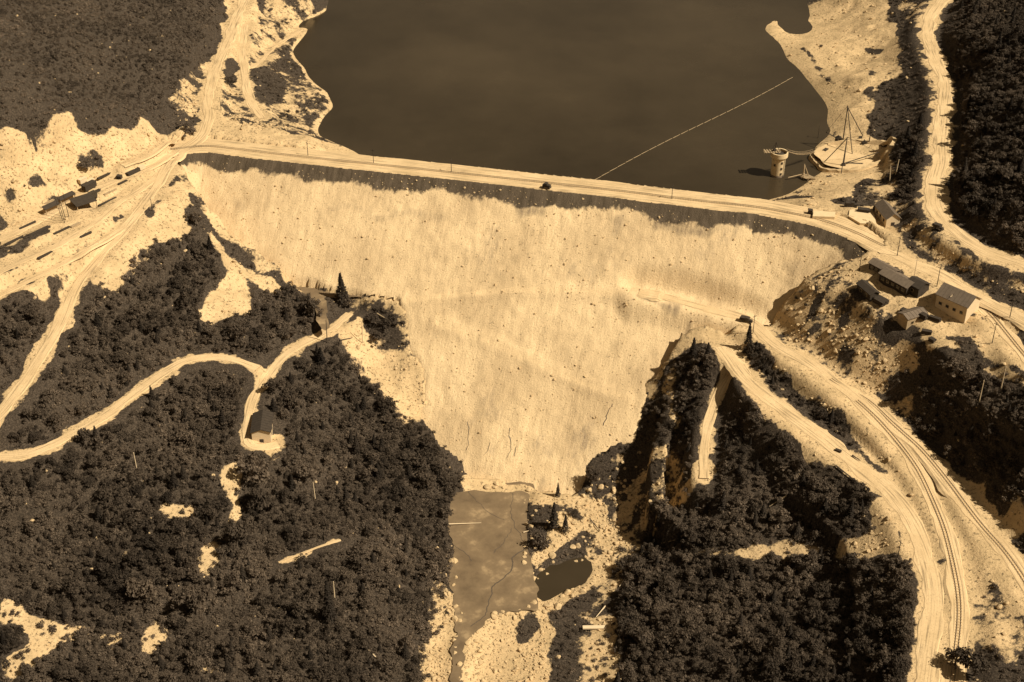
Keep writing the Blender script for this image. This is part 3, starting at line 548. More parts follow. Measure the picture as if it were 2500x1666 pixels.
ground = mesh_np('ground', np.stack([EX, EY, EZ], -1).reshape(-1, 3), Fq, m_ground, {'bare': EB}, True); tag(ground, kind='structure')

# reservoir: water sheet upstream of the crest line
cl = offset_line(crest, 6)
poly = [(-260, 586)]+[tuple(p) for p in cl]+[(cl[-1][0]+20, cl[-1][1]+2), (240, 530), (1800, 900), (1800, 4500), (-1800, 4500), (-1800, 900)]
me = bpy.data.meshes.new('reservoir'); me.from_pydata([(x, y, WATER_Z) for x, y in poly], [], [tuple(range(len(poly)))]); me.materials.append(m_water)
o = bpy.data.objects.new('reservoir', me); C.objects.link(o); tag(o, kind='structure')

# the dam
dam = empty('rockfill_dam', (0, 0, 0), 0, 'great pale rockfill dam holding back the dark reservoir', 'dam')
keep = (DIN | (ped < 2.0) & (side_dn)) & (cdist > HW-.5)
keep &= ~((cside > 0) & (cdist > 34))
cell = keep[:-1, :-1] & keep[1:, :-1] & keep[:-1, 1:] & keep[1:, 1:]
vi = np.arange(NX*NY).reshape(NY, NX)
fq = np.stack([vi[:-1, :-1], vi[:-1, 1:], vi[1:, 1:], vi[1:, :-1]], -1)[cell]
used = np.unique(fq); rem = np.full(NX*NY, -1); rem[used] = np.arange(len(used))
ZD = np.where(DIN, DAMS, np.minimum(DAM, T-.4-ped*1.2))
ZD = np.where(cdist < HW+.5, CREST_Z-.25, ZD)
Vd = np.stack([GX, GY, ZD], -1).reshape(-1, 3)[used]
mesh_np('rock_face', Vd, rem[fq], m_dam, {'down': np.where(cside > 0, 60, down+.001).ravel()[used], 'along': cs.ravel()[used], 'path': PATH.ravel()[used], 'dark_patch': DARK_PATCH.ravel()[used]}, True, dam)
def ribbon(name, pts, wd, mat, lift=.12, parent=None, ragged=.35, seed=0, nc=8, crown=0.0, drop=.5):
    p = np.asarray(pts); t_ = np.gradient(p[:, :2], axis=0); t_ /= np.hypot(t_[:, 0], t_[:, 1])[:, None]; nrm = np.stack([-t_[:, 1], t_[:, 0]], 1)
    s = np.concatenate([[0], np.cumsum(np.hypot(*np.diff(p[:, :2], axis=0).T))])
    wl = wd/2*(1+ragged*2*fbm(s, s*0+seed, 9, 300+seed, 3)); wr = wd/2*(1+ragged*2*fbm(s, s*0+seed+50, 9, 330+seed, 3))
    V, A1, A2 = [], [], []
    for j in range(nc+1):
        f_ = j/nc; off = -wr+(wl+wr)*f_
        xy = p[:, :2]+nrm*off[:, None]; z = p[:, 2]+lift-crown*(2*f_-1)**2-(drop if j in (0, nc) else 0)
        z = np.maximum(z, sample(SURF, xy[:, 0], xy[:, 1])+.06-(drop if j in (0, nc) else 0)) if lift > .1 else z
        V.append(np.column_stack([xy, z])); A1.append(s); A2.append(off)
    V = np.stack(V, 1).reshape(-1, 3); m_ = len(p); ii = np.arange(m_*(nc+1)).reshape(m_, nc+1)
    fq = np.stack([ii[:-1, :-1], ii[1:, :-1], ii[1:, 1:], ii[:-1, 1:]], -1).reshape(-1, 4)[:, ::-1]
    return mesh_np(name, V, fq, mat, {'along': np.stack(A1, 1), 'across': np.stack(A2, 1)}, False, parent)
cr = densify(np.column_stack([crest, np.full(len(crest), CREST_Z)]), 2.0)
o = ribbon('crest_road', cr, HW*2+.8, m_road, .02, dam, .05, 3, 16)
for k, (nm, (pts, wd)) in enumerate(road_w.items()):
    tag(ribbon(nm, pts, wd, m_road, .14, None, .32, k+5), kind='structure')

for k, pp in enumerate([[(1144, 1030), (1140, 1050), (1146, 1075), (1140, 1100)], [(1248, 1045), (1242, 1070), (1250, 1090), (1238, 1120)], [(1195, 1080), (1188, 1100), (1180, 1112)], [(1262, 1092), (1256, 1115)], [(1500, 985), (1480, 1010), (1470, 1040)]]):
    p = densify(hit(SURF, pp), .7); p[:, 0] += fbm(p[:, 0], p[:, 1], 3, 700+k, 3)*1.6; p[:, 2] = sample(SURF, p[:, 0], p[:, 1])
    ribbon('gully', p, .24, m_crack, .13, dam, .8, 60+k, 3, 0, 0)

def sheet(name, px, z, mat, lift=0, jag=1.0):
    P = flat(px, np.full(len(px), z)); P = P.mean(0)+(P-P.mean(0))*1.07; P = np.vstack([P, P[:1]]); out = []
    for a, b_ in zip(P[:-1], P[1:]):
        k = max(1, int(np.hypot(*(b_-a))/1.5))
        for i in range(k):
            p = a+(b_-a)*i/k; out.append((p[0]+float(fbm(np.array([p[0]]), np.array([p[1]]), 5, 71, 3)[0])*2*jag, p[1]+float(fbm(np.array([p[0]]), np.array([p[1]]), 5, 81, 3)[0])*2*jag, z+lift))
    me = bpy.data.meshes.new(name); me.from_pydata(out, [], [tuple(range(len(out)))]); me.materials.append(mat)
    o = bpy.data.objects.new(name, me); C.objects.link(o); return tag(o, kind='structure')
sheet('silt_flat', SILT, -.3, m_silt)
o = sheet('pond', POND, -1.6, m_water)
sheet('silt_channel', CHAN, 40.0, m_silt)
# rills wandering over the silt
for k, pp in enumerate([[(1140, 1170), (1150, 1210), (1180, 1235), (1200, 1260), (1230, 1270)], [(1283, 1330), (1255, 1365), (1240, 1400), (1222, 1420), (1195, 1440), (1192, 1470), (1185, 1500), (1150, 1530)], [(1250, 1290), (1230, 1320), (1205, 1350)], [(1252, 1205), (1250, 1260), (1262, 1300), (1280, 1320)], [(1105, 1330), (1140, 1350), (1150, 1370)]]):
    p = densify(np.column_stack([flat(pp, np.full(len(pp), -.3)), np.full(len(pp), -.3)]), .6)
    p[:, 0] += fbm(p[:, 0], p[:, 1], 4, 400+k, 3)*2.0
    tag(ribbon('rill', p, .4 if k == 1 else .22, m_crack, .03, None, .5, 40+k, 2, 0, 0), kind='structure')

# ------------------------------------------------------------ railway tracks
def track(pts, label, sleepers=True, gauge=1.1, lift=.2):
    root = empty('railway_track', (0, 0, 0), 0, label, 'railway track', 'narrow railway tracks')
    p = np.asarray(pts); t_ = np.gradient(p[:, :2], axis=0); t_ /= np.hypot(t_[:, 0], t_[:, 1])[:, None]; nrm = np.stack([-t_[:, 1], t_[:, 0]], 1)
    s = np.concatenate([[0], np.cumsum(np.hypot(*np.diff(p[:, :2], axis=0).T))])
    for sg in (-1, 1):
        V = []
        for a, h in ((-.06, 0), (-.06, .14), (.06, .14), (.06, 0)):
            xy = p[:, :2]+nrm*(sg*gauge/2+a); V.append(np.column_stack([xy, p[:, 2]+lift+.06+h]))
        V = np.stack(V, 1).reshape(-1, 3); ii = np.arange(len(V)).reshape(-1, 4)
        fq = np.concatenate([np.stack([ii[:-1, j], ii[1:, j], ii[1:, j+1], ii[:-1, j+1]], -1) for j in range(3)])[:, ::-1]
        mesh_np('rail', V, fq, m_rail, None, False, root)
    mb = MB(); d = 0
    while d < s[-1]:
        x, y, z = (np.interp(d, s, p[:, k]) for k in range(3)); tx, ty = np.interp(d, s, t_[:, 0]), np.interp(d, s, t_[:, 1])
        mb.box((x, y, z+lift), (.24, gauge+.75, .16), math.atan2(ty, tx)); d += 1.1
    o = mb.build('sleepers', m_ballast, root); tag(o, kind='stuff')
    return root
hp = road_w['haul_road'][0]; up = road_w['upper_haul_road'][0]; yp = road_w['yard_road'][0]
track(hp[55:], 'railway track curving down the broad haul road at lower right')
track(up[8:], 'railway track on the higher curved bank, right of the other one')
ctr = densify(np.column_stack([offset_line(crest, -1.5), np.full(len(crest), CREST_Z)]), 2.0)
track(ctr, 'railway track running the length of the dam crest', lift=.12)
cmp_ = road_w['camp_road'][0]
track(cmp_, 'railway track passing the white gable ended shed')

# ------------------------------------------------------------ intake tower and its gear
tp = Vector((*flat([(1897, 428)], 66)[0], WATER_Z))
tw = empty('intake_tower', tp, 0, 'round pale concrete intake tower standing in the reservoir near the dam', 'intake tower')
MB().lathe([(3.0, -14), (3.0, 10.2)], 36).build('shaft', m_conc, tw)
MB().lathe([(3.02, 8.4), (3.9, 9.6), (3.9, 11.6), (3.3, 11.6), (3.3, 10.4)], 36).build('cap', m_conc, tw)
MB().lathe([(3.2, 10.45), (3.2, 10.55)], 24).build('wet_well', m_dwood, tw)
for zz, aa in ((7.2, -1.2), (4.4, -1.2), (1.8, -1.2), (6.0, -2.3), (3.0, -.2)):
    MB().box((2.98*math.cos(aa), 2.98*math.sin(aa), zz), (.25, .9, 1.1), aa).build('port', m_dwood, tw)
mb = MB()
for sg in (-.28, .28): mb.bar((3.12*math.cos(-.75)+sg*.7, 3.12*math.sin(-.75)+sg*.7, -1), (3.12*math.cos(-.75)+sg*.7, 3.12*math.sin(-.75)+sg*.7, 9), .06, n=4)
for i in range(20): mb.bar((3.12*math.cos(-.75)-.2, 3.12*math.sin(-.75)-.2, -.8+i*.5), (3.12*math.cos(-.75)+.2, 3.12*math.sin(-.75)+.2, -.8+i*.5), .05, n=4)
mb.build('ladder', m_steel, tw)
MB().lathe([(3.03, -.5), (3.03, .9)], 36).build('water_stain', simple('damp_concrete', sep(.22), .7, .4, 1), tw)
mb = MB()
for i in range(5): mb.box((-3.4, -1.2+i*.62, 11.75), (7.6, .28, .22), .1)
for i in range(6): mb.box((-6.6+i*1.2, 0, 11.95), (.5, 3.6, .14), .1)
mb.build('platform', m_wood, tw)
mb = MB(); mb.bar((-2.2, 0, 11.9), (-1.8, .3, 16.2), .16); mb.bar((-4.2, -.8, 11.9), (-1.8, .3, 16.2), .12); mb.bar((-.2, -.8, 11.9), (-1.8, .3, 16.2), .12); mb.box((-2.3, .2, 12.5), (1.2, 1.2, .9), .3)
mb.build('hoist_frame', m_dwood, tw)
# ring bank round the derrick yard
rc = gpt(2078, 385)
def ring_pts(m=140):
    out = []
    for i in range(m+1):
        a = 2*math.pi*i/m; r = 1+.07*math.sin(3*a+1)+.03*math.sin(7*a)
        out.append((rc.x+17.5*r*math.cos(a), rc.y+13.5*r*math.sin(a)))
    return np.array(out)
rp = ring_pts(); V = []
prof = [(-2.6, -2.5), (-1.1, 1.2), (.6, 1.35), (2.1, -.6), (2.6, -2.5)]
for i, (x, y) in enumerate(rp):
    n_ = np.array([x-rc.x, y-rc.y]); n_ /= np.hypot(*n_); base = max(gz(x, y), WATER_Z+.3)
    for j, (a, h) in enumerate(prof):
        jx = float(vnoise(np.array([x*1.0+j*9]), np.array([y*1.0]), 1.8, 77)[0])
        V.append((x-n_[0]*a+jx*.9, y-n_[1]*a+jx*.6, base+h+jx*.8))
V = np.array(V); k_ = len(prof); ii = np.arange(len(V)).reshape(-1, k_)
fq = np.concatenate([np.stack([ii[:-1, j], ii[1:, j], ii[1:, j+1], ii[:-1, j+1]], -1) for j in range(k_-1)])
o = mesh_np('rock_embankment', V, fq, m_rock); tag(o, 'low oval bank of pale rock ringing the derrick yard on the shore', 'embankment')
V = np.vstack([[[rc.x, rc.y, max(rc.z, WATER_Z)+.7]], np.column_stack([rp[:-1, 0]*.97+rc.x*.03, rp[:-1, 1]*.97+rc.y*.03, np.full(len(rp)-1, max(rc.z, WATER_Z)+.65)])])
me = bpy.data.meshes.new('derrick_yard'); m_ = len(V)-1; me.from_pydata([tuple(v) for v in V], [], [(0, 1+i, 1+(i+1) % m_) for i in range(m_)]); me.materials.append(m_road)
yz = max(rc.z, WATER_Z)+.68
tag(C.objects.link(bpy.data.objects.new('derrick_yard', me)) or bpy.data.objects['derrick_yard'], kind='structure')
# footbridge from yard to tower
a = tp+Vector((3.6, .4, 11.6)); e_ = flat([(1986, 374)], 70.5)[0]; b_ = Vector((*e_, 71.0))
fb = empty('footbridge', a, 0, 'narrow sagging plank footbridge between the intake tower and the shore', 'footbridge')
def sag(t, dz=0, side=0):
    p = a.lerp(b_, t)-a; d = (b_-a).normalized(); n_ = Vector((-d.y, d.x, 0)).normalized()
    return p+n_*side+Vector((0, 0, dz-4*t*(1-t)*1.3))
mb = MB()
for i in range(16):
    for sgn in (-1, 1): mb.bar(sag(i/16, 0, sgn*.45), sag((i+1)/16, 0, sgn*.45), .1, n=5)
for i in range(33): mb.bar(sag(i/32, .1, -.65), sag(i/32, .1, .65), .16, n=4)
mb.build('deck', m_wood, fb)
for sgn in (-1, 1):
    mb = MB()
    for i in range(16): mb.bar(sag(i/16, 1.05, sgn*.7), sag((i+1)/16, 1.05, sgn*.7), .05, n=4)
    for i in range(0, 17, 2): mb.bar(sag(i/16, 0, sgn*.65), sag(i/16, 1.05, sgn*.7), .05, n=4)
    mb.build('handrail', m_wood, fb)
def derrick(px, h, blen, baz, bel, label, legs=True, mat=m_dwood, r=.28, house=True):
    p = flat([px], yz)[0]; root = empty('derrick_crane', (p[0], p[1], yz), 0, label, 'derrick', 'derricks on the shore yard')
    MB().bar((0, 0, 0), (0, 0, h), r, r*.7).box((0, 0, .4), (1.6, 1.6, .8)).build('mast', mat, root)
    if blen:
        d = Vector((math.cos(baz)*math.cos(bel), math.sin(baz)*math.cos(bel), math.sin(bel)))*blen
        MB().bar((0, 0, .9), Vector((0, 0, .9))+d, r*.9, r*.6).build('boom', mat, root)
        MB().bar((0, 0, h-.2), Vector((0, 0, .9))+d, .07, n=4).build('cable', m_steel, root)
    if legs:
        for az in (baz+2.3, baz-2.3):
            MB().bar((0, 0, h*.96), (math.cos(az)*h*.62, math.sin(az)*h*.62, 0), r*.7).build('leg', mat, root)
    if house:
        MB().box((-1.8, .9, 1.1), (2.6, 2.2, 2.2), .4).prism([(-3.3, 2.2), (-1.8, 3.1), (-.3, 2.2)], -.5, 2.3).build('winch_house', m_roofd, root)
    return root
derrick((2059, 404), 14, 19, .42, .10, 'tall dark derrick at the front of the yard, long boom slanting right', house=False)
derrick((2057, 350), 19, 9, 2.6, .3, 'dark derrick behind, with a broad splayed foot beside the bridge end')
derrick((2120, 360), 16, 0, .3, .9, 'single bare mast at the back right of the yard', legs=False, r=.24)
def simple_thing(name, mb, mat, loc, label, cat, rz=0, group=None):
    o = mb.build(name, mat); o.location = loc; o.rotation_euler = (0, 0, rz); return tag(o, label, cat, group)
# timber landing stage at the water's edge
p = flat([(1968, 437)], 66)[0]
ls = empty('landing_stage', (p[0], p[1], 66), .2, 'angular timber landing stage with a long pole at the shore below the tower', 'landing stage')
mb = MB()
for i in range(6): mb.box((-2+i*.8, 0, 1.2), (.55, 5.0, .18), .5)
mb.box((1.5, -2, .9), (4, .4, .5), -.4); mb.box((-1, 1.5, .9), (4.6, .4, .5), .9); mb.build('deck', m_wood, ls)
mb = MB(); mb.bar((-1, 1.5, .2), (-.8, 1.8, 6.5), .25); mb.bar((1.5, .3, .5), (-.8, 1.8, 6.2), .2); mb.bar((-1.5, -1, .5), (-.8, 1.8, 6.2), .2); mb.build('frame', m_wood, ls)
MB().bar((-.8, .8, 2.2), (-8.5, .5, 1.2), .25).build('pole', m_wood, ls)
for x, y, z_ in ((0, -2, 0), (2, 1, 0), (-2, 1, 0)):
    MB().bar((x, y, -4), (x, y, 1.2), .22).build('pile', m_wood, ls)
# log boom across the water
A3, B3 = flat([(1448, 441)], 66.1)[0], flat([(1935, 188)], 66.1)[0]
lb = empty('log_boom', (A3[0], A3[1], 66.0), 0, 'thin line of chained logs floating straight across the reservoir', 'log boom')
D3 = Vector((B3[0]-A3[0], B3[1]-A3[1], 0)); Ln = D3.length; u3 = D3.normalized(); k_ = int(Ln/6)
mb = MB()
for i in range(k_):
    s0, s1 = Ln*i/k_+.25, Ln*(i+1)/k_-.25; q0 = u3*s0; q1 = u3*s1; side_ = Vector((-u3.y, u3.x, 0))*(1.0*math.sin(i*.23))
    mb.bar(q0+side_, q1+side_, .15, .12, 6)
o = mb.build('logs', m_wood, lb)

# ------------------------------------------------------------ vehicles
def wheel(mb, x, y, r, wd=.25): mb.bar((x, y-wd/2, r), (x, y+wd/2, r), r, n=14)
def truck(px, az, label, dump=True, L=5.6):
    p = gpt(*px, .16); root = empty('dump_truck' if dump else 'motor_car', p, az, label, 'truck' if dump else 'car')
    W = 2.0
    mb = MB().box((L*.30, 0, 1.05), (L*.26, 1.1, .8)).box((0, 0, .62), (L*.92, 1.0, .2)).build('chassis', m_steel, root)
    MB().box((L*.08, 0, 1.5), (1.3, 1.7, 1.3)).box((L*.08, 0, 2.2), (1.5, 1.85, .12)).build('cab' if dump else 'body', m_steel, root)
    if dump: MB().prism([(-L*.5, .95), (-L*.46, 2.0), (-.25, 2.1), (-.35, .95)], -1.05, 1.05).build('dump_box', m_dwood, root)
    else: MB().box((-L*.18, 0, 1.15), (L*.38, 1.6, .95)).build('rear_body', m_steel, root)
    for x in (L*.33, -L*.28):
        for y in (-.85, .85):
            m_ = MB(); wheel(m_, x, y, .48); wo_ = m_.build('wheel', m_steel, root); m_ = MB(); wheel(m_, x, y*1.16, .24, .06); m_.build('rim', m_rail, wo_)
    return root
truck((1335, 460), 2.75, 'small dark motor car driving along the dam crest', False, 4.4)
truck((1822, 787), -.5, 'dark truck on the haul road where it leaves the dam face')
truck((2290, 561), -.9, 'dark truck on the hillside road under the right wood', True, 5.0)
truck((2078, 506+0), -.2, 'dark low truck parked among the pale slabs right of the crest')

# ------------------------------------------------------------ buildings
def gable(px, az, Lx, Wy, H, rise, label, wall=m_white, roof=m_roofm, name='shed', cat='shed', doors=1, wins=3, group=None, lean=None):
    p = gpt(*px); zs = [gz(p.x+math.cos(az)*a-math.sin(az)*b, p.y+math.sin(az)*a+math.cos(az)*b) for a in (-Lx/2, Lx/2) for b in (-Wy/2, Wy/2)]
    base = min(zs); H = H+(max(zs)-base)*.5; root = empty(name, (p.x, p.y, base-.2), az, label, cat, group)
    l, w_ = Lx/2, Wy/2; H += .2
    mb = MB(); vs = [(-l, -w_, 0), (-l, w_, 0), (-l, w_, H), (-l, 0, H+rise), (-l, -w_, H)]; vs2 = [(l, y, z) for _, y, z in vs]
    mb.add(vs+vs2, [(0, 1, 2, 3, 4)[::-1], (5, 6, 7, 8, 9), (0, 5, 9, 4), (1, 2, 7, 6), (0, 1, 6, 5)]); mb.build('wall', wall, root)
    e = .5; sl = rise/w_
    for sg in (-1, 1):
        y0, y1 = 0, sg*(w_+e); z0, z1 = H+rise+.05, H+.05-e*sl
        pts = [(-l-e, y0, z0), (l+e, y0, z0), (l+e, y1, z1), (-l-e, y1, z1)]; top = [(a_, b2, c_+.16) for a_, b2, c_ in pts]
        rm = MB().add(pts+top, [(0, 1, 2, 3), (7, 6, 5, 4), (0, 4, 5, 1), (1, 5, 6, 2), (2, 6, 7, 3), (3, 7, 4, 0)]); ns = int(Lx/1.4)
        for q_ in range(ns+1):
            xs = -l-e+.1+q_*(2*(l+e)-.2)/ns; rm.bar((xs, 0, z0+.2), (xs, y1, z1+.2), .07, n=4)
        rm.build('roof', roof, root)
    for k in range(doors):
        d_ = MB().box((l+.04, (k-(doors-1)/2)*2.4, 1.2), (.1, 1.5, 2.2)).build('door', m_dwood, root)
        MB().box((l+.13, (k-(doors-1)/2)*2.4+.55, 1.15), (.08, .12, .12)).build('handle', m_steel, d_)
    for k in range(wins):
        x = -l+(k+.7)*Lx/(wins+.4)
        for sg in (-1, 1):
            wv = MB().box((x, sg*(w_+.03), H*.55), (1.4, .09, 1.3)).build('window', m_wood, root)
            MB().box((x, sg*(w_+.09), H*.55), (1.15, .04, 1.05)).build('pane', m_glass, wv)
    return root
cdir = math.atan2(flat([(2400, 770)], 75)[0][1]-flat([(2250, 690)], 75)[0][1], flat([(2400, 770)], 75)[0][0]-flat([(2250, 690)], 75)[0][0])
gable((2335, 752), cdir+.12, 13, 8.6, 5.6, 2.8, 'large shed with a bright white gable end and grey roof beside the railway', m_white, m_roofm, 'gabled_shed', 'shed', 1, 4)
gable((2192, 694), cdir, 13.5, 6.2, 3.0, 1.3, 'long low camp shed with a grey roof, nearer of two in line', m_dwood, m_roofm, 'camp_shed', 'shed', 1, 5)
gable((2158, 665), cdir, 11.5, 4.4, 2.6, 1.0, 'long narrow camp shed with a pale roof nearest the dam crest', m_dwood, m_roofm, 'camp_shed', 'shed', 1, 5)
gable((2238, 712), cdir, 6, 6, 3.5, 1.2, 'small square dark shed right of the two long camp sheds', m_dwood, m_roofd, 'small_shed', 'shed', 1, 1)
gable((2226, 776), cdir+1.45, 9, 5, 2.2, .9, 'low shed with pale striped roof on the lower edge of the camp', m_wood, m_roofm, 'low_shed', 'shed', 1, 2)
gable((2118, 716), cdir-.25, 9, 3.8, 2.2, .9, 'narrow dark roofed shed at the edge of the rubble slope', m_dwood, m_roofd, 'low_shed', 'shed', 1, 2)
sh = math.atan2(flat([(2178, 553)], 77)[0][1]-flat([(2145, 512)], 77)[0][1], flat([(2178, 553)], 77)[0][0]-flat([(2145, 512)], 77)[0][0])
gable((2165, 533), sh, 12.5, 5.8, 3.0, 2.2, 'steep roofed shed at the right end of the crest, below the wood', m_white, m_roofm, 'steep_roofed_shed', 'shed', 1, 3)
gable((641, 1045), -1.5, 12, 7, 3.4, 1.3, 'dark roofed cabin in the woods on the left slope beside the light road', m_white, m_roofd, 'cabin', 'cabin', 1, 3)
ya = math.atan2(*(flat([(300, 420)], 77)[0]-flat([(60, 530)], 77)[0])[::-1])
def flat_roof(px, az, Lx, Wy, H, label, roof=m_roofd, wall=m_wood, posts=4, name='open_shed', group=None):
    p = gpt(*px); root = empty(name, p, az, label, 'shed', group)
    MB().add([(-Lx/2, -Wy/2, H-.3), (Lx/2, -Wy/2, H-.3), (Lx/2, Wy/2, H+.5), (-Lx/2, Wy/2, H+.5), (-Lx/2, -Wy/2, H-.1), (Lx/2, -Wy/2, H-.1), (Lx/2, Wy/2, H+.7), (-Lx/2, Wy/2, H+.7)],
             [(3, 2, 1, 0), (4, 5, 6, 7), (0, 1, 5, 4), (1, 2, 6, 5), (2, 3, 7, 6), (3, 0, 4, 7)]).build('roof', roof, root)
    for a_ in (-1, 1):
        for b2 in (-1, 1): MB().box((a_*(Lx/2-.4), b2*(Wy/2-.4), (H-.4)/2-.5), (.3, .3, H+.6)).build('post', wall, root)
    MB().box((0, Wy/2-.5, H/2-.2), (Lx-1.2, .2, H-.2)).build('wall', wall, root)
    return root
flat_roof((206, 506), ya-.25, 9.2, 7.2, 3.2, 'large dark brown roofed shed in the middle of the left yard')
flat_roof((127, 517), ya, 7.5, 2.4, 2.8, 'long narrow dark roofed shed at the left end of the yard tracks')
flat_roof((165, 494), ya, 8, 2.2, 2.8, 'narrow dark shed behind the thin masts in the left yard')
def wagon(px, az, L, W, H, mat, label, name='box_wagon', cat='wagon', group='wagons in the left yard'):
    p = gpt(*px); root = empty(name, p, az, label, cat, group)
    MB().box((0, 0, H/2+.7), (L, W, H)).box((0, 0, H+.78), (L+.2, W+.2, .14)).build('body', mat, root)
    for x in (-L*.32, L*.32):
        for y in (-W*.45, W*.45):
            m_ = MB(); wheel(m_, x, y, .4, .15); m_.build('wheel', m_steel, root)
wagon((203, 449), ya, 3.6, 1.8, 1.8, m_white, 'pale box wagon on the left of the pair by the road')
wagon((223, 453), ya+.3, 3.6, 1.8, 1.8, m_white, 'pale box wagon touching the long dark wagon')
wagon((219, 463), ya+.1, 6.5, 2.4, 2.2, m_dwood, 'long dark wagon just below the two pale box wagons')
wagon((228, 485), ya, 3.0, 2.2, 2.2, m_steel, 'small dark wagon above the big brown roof')
# crates, hoppers and stacks
def stack(px, az, d, mat, label, name='timber_stack', cat='stack'):
    p = gpt(*px); mb = MB(); n_ = max(2, int(d[1]/.6))
    for j in range(3):
        for i in range(n_): mb.box((random.uniform(-.2, .2), -d[1]/2+(i+.5)*d[1]/n_, d[2]*(j+.5)/3), (d[0]*random.uniform(.9, 1), d[1]/n_*.85, d[2]/3*.9))
    simple_thing(name, mb, mat, p, label, cat, az)
for px, az, d, mat, lb_ in [((330, 421), ya, (9, 2.2, 1.2), m_dwood, 'dark timber stack near the upper end of the left yard'), ((345, 412), ya, (3, 2.5, 1.5), m_white, 'pale crate stack beside the dark timber at the upper end of the left yard'),
        ((292, 437), ya+.5, (2, 2.2, 1.8), m_dwood, 'small square dark stack in the middle of the upper left yard'), ((262, 428), ya, (11, .9, .8), m_dwood, 'long thin dark timber stack along the far side of the left yard'),
        ((300, 447), ya, (5, .8, .7), m_dwood, 'short dark timber row just below the small square stack in the upper yard'), ((236, 470), ya, (4, 1.2, 1), m_dwood, 'dark timber stack right of the long dark wagon'), ((270, 470), ya, (7, .6, .6), m_wood, 'light timber row right of the dark stack, above the row of poles'),
        ((150, 565), ya, (8, .8, .7), m_dwood, 'dark timber row directly below the thin masts'), ((185, 552), ya, (5, 1.2, .9), m_wood, 'light timber stack below the big brown roof'), ((35, 590), ya, (9, 1, .8), m_dwood, 'dark timber row nearest the left edge of the yard'), ((210, 575), ya, (6, .8, .7), m_dwood, 'dark timber row between the two lower yard tracks, nearer the dam'), ((110, 625), ya, (7, .9, .7), m_dwood, 'dark timber row between the lower yard tracks, farther from the dam'), ((120, 495), ya, (5, .8, .8), m_wood, 'light timber row above the long narrow dark shed'), ((262, 494), ya, (10, .7, .6), m_dwood, 'thin row of poles right of the big brown roof'), ((68, 552), ya, (8, 1, .7), m_dwood, 'timber row at the left edge below the yard tracks'), ((90, 570), ya, (13, 1.6, .9), m_dwood, 'longest dark timber row at the lower left of the yard'),
        ((2108, 518), -.3, (5, 2.5, 1.6), m_dwood, 'dark stack lying on the pale slab right of the crest'), ((1978, 522), -.3, (2, 2, 2), m_dwood, 'small dark box at the left end of the pale slab'), ((2138, 514), .2, (2, 2, 2), m_dwood, 'dark box on the far slab near the steep roofed shed'),
        ((2060, 395), .2, (7, 1.2, 1.0), m_dwood, 'row of dark gear at the foot of the front derrick'), ((2085, 404), -.1, (8, 1.4, 1.1), m_dwood, 'row of dark gear behind the front bank of the derrick yard'), ((2015, 372), .9, (3.2, 1.8, 1.6), m_dwood, 'dark stack at the bridge end of the derrick yard'), ((2100, 343), 0, (1.6, 1.6, 1.8), m_dwood, 'small dark hut at the far side of the derrick yard'),
        ((2255, 778), cdir, (3, 2.2, 2), m_dwood, 'dark machine at the lower right of the camp, nearest the white shed'), ((2282, 782), cdir+.3, (4.5, 1.6, 1.4), m_dwood, 'dark lorry load right of the dark machine below the camp'), ((2262, 815), cdir+.6, (4, 1.8, 1.5), m_dwood, 'dark timber pile on the tip below the camp'), ((2275, 834), cdir, (2.6, 1.8, 1.4), m_dwood, 'lowest dark timber pile on the tip below the camp'),
        ((2210, 765), cdir+.2, (3.6, 2.4, 1.5), m_dwood, 'dark timber pile above the striped roof'), ((2150, 740), cdir, (5, 4, 1.8), m_dwood, 'broad dark pile left of the striped roof, above the rubble slope'), ((2290, 1095), -.85, (10, .8, .6), m_dwood, 'pile of long dark poles beside the upper track'),
        ((2046, 1103), -.6, (2.4, 1.2, .9), m_dwood, 'small dark block on the service road, beside the brush strip'), ((1563, 1538), .03, (1, 1, 1), m_white, '')]:
    if lb_: stack(px, az, d, mat, lb_, 'timber_stack' if 'box' not in lb_ and 'hut' not in lb_ else 'crate', 'timber stack' if 'box' not in lb_ else 'crate')
# concrete slabs beyond the crest end
def slab(px4, z, label):
    P = flat(px4, np.full(len(px4), z)); n_ = len(P); vs = [(x, y, z) for x, y in P]+[(x, y, z-2.2) for x, y in P]
    mb = MB().add(vs, [tuple(range(n_)), tuple(range(2*n_-1, n_-1, -1))]+[(i+n_, (i+1) % n_+n_, (i+1) % n_, i) for i in range(n_)])
    tag(mb.build('concrete_slab', m_conc), label, 'slab', 'concrete slabs beyond the crest')
slab([(1984, 528), (1987, 514), (2010, 516), (2040, 518), (2038, 530)][::-1][:5], 77.2, 'narrow pale slab nearest the crest road')
slab([(2072, 528), (2074, 513), (2110, 510), (2134, 524), (2140, 548), (2100, 545)], 77.0, 'broad pale slab in front of the steep roofed shed')
simple_thing('footbridge_plank', MB().box((0, 0, .5), (8.4, 1.5, .5)), m_white, gpt(1452, 1536, .3), 'short white plank bridge over the bottom track in the valley', 'plank bridge', .02)

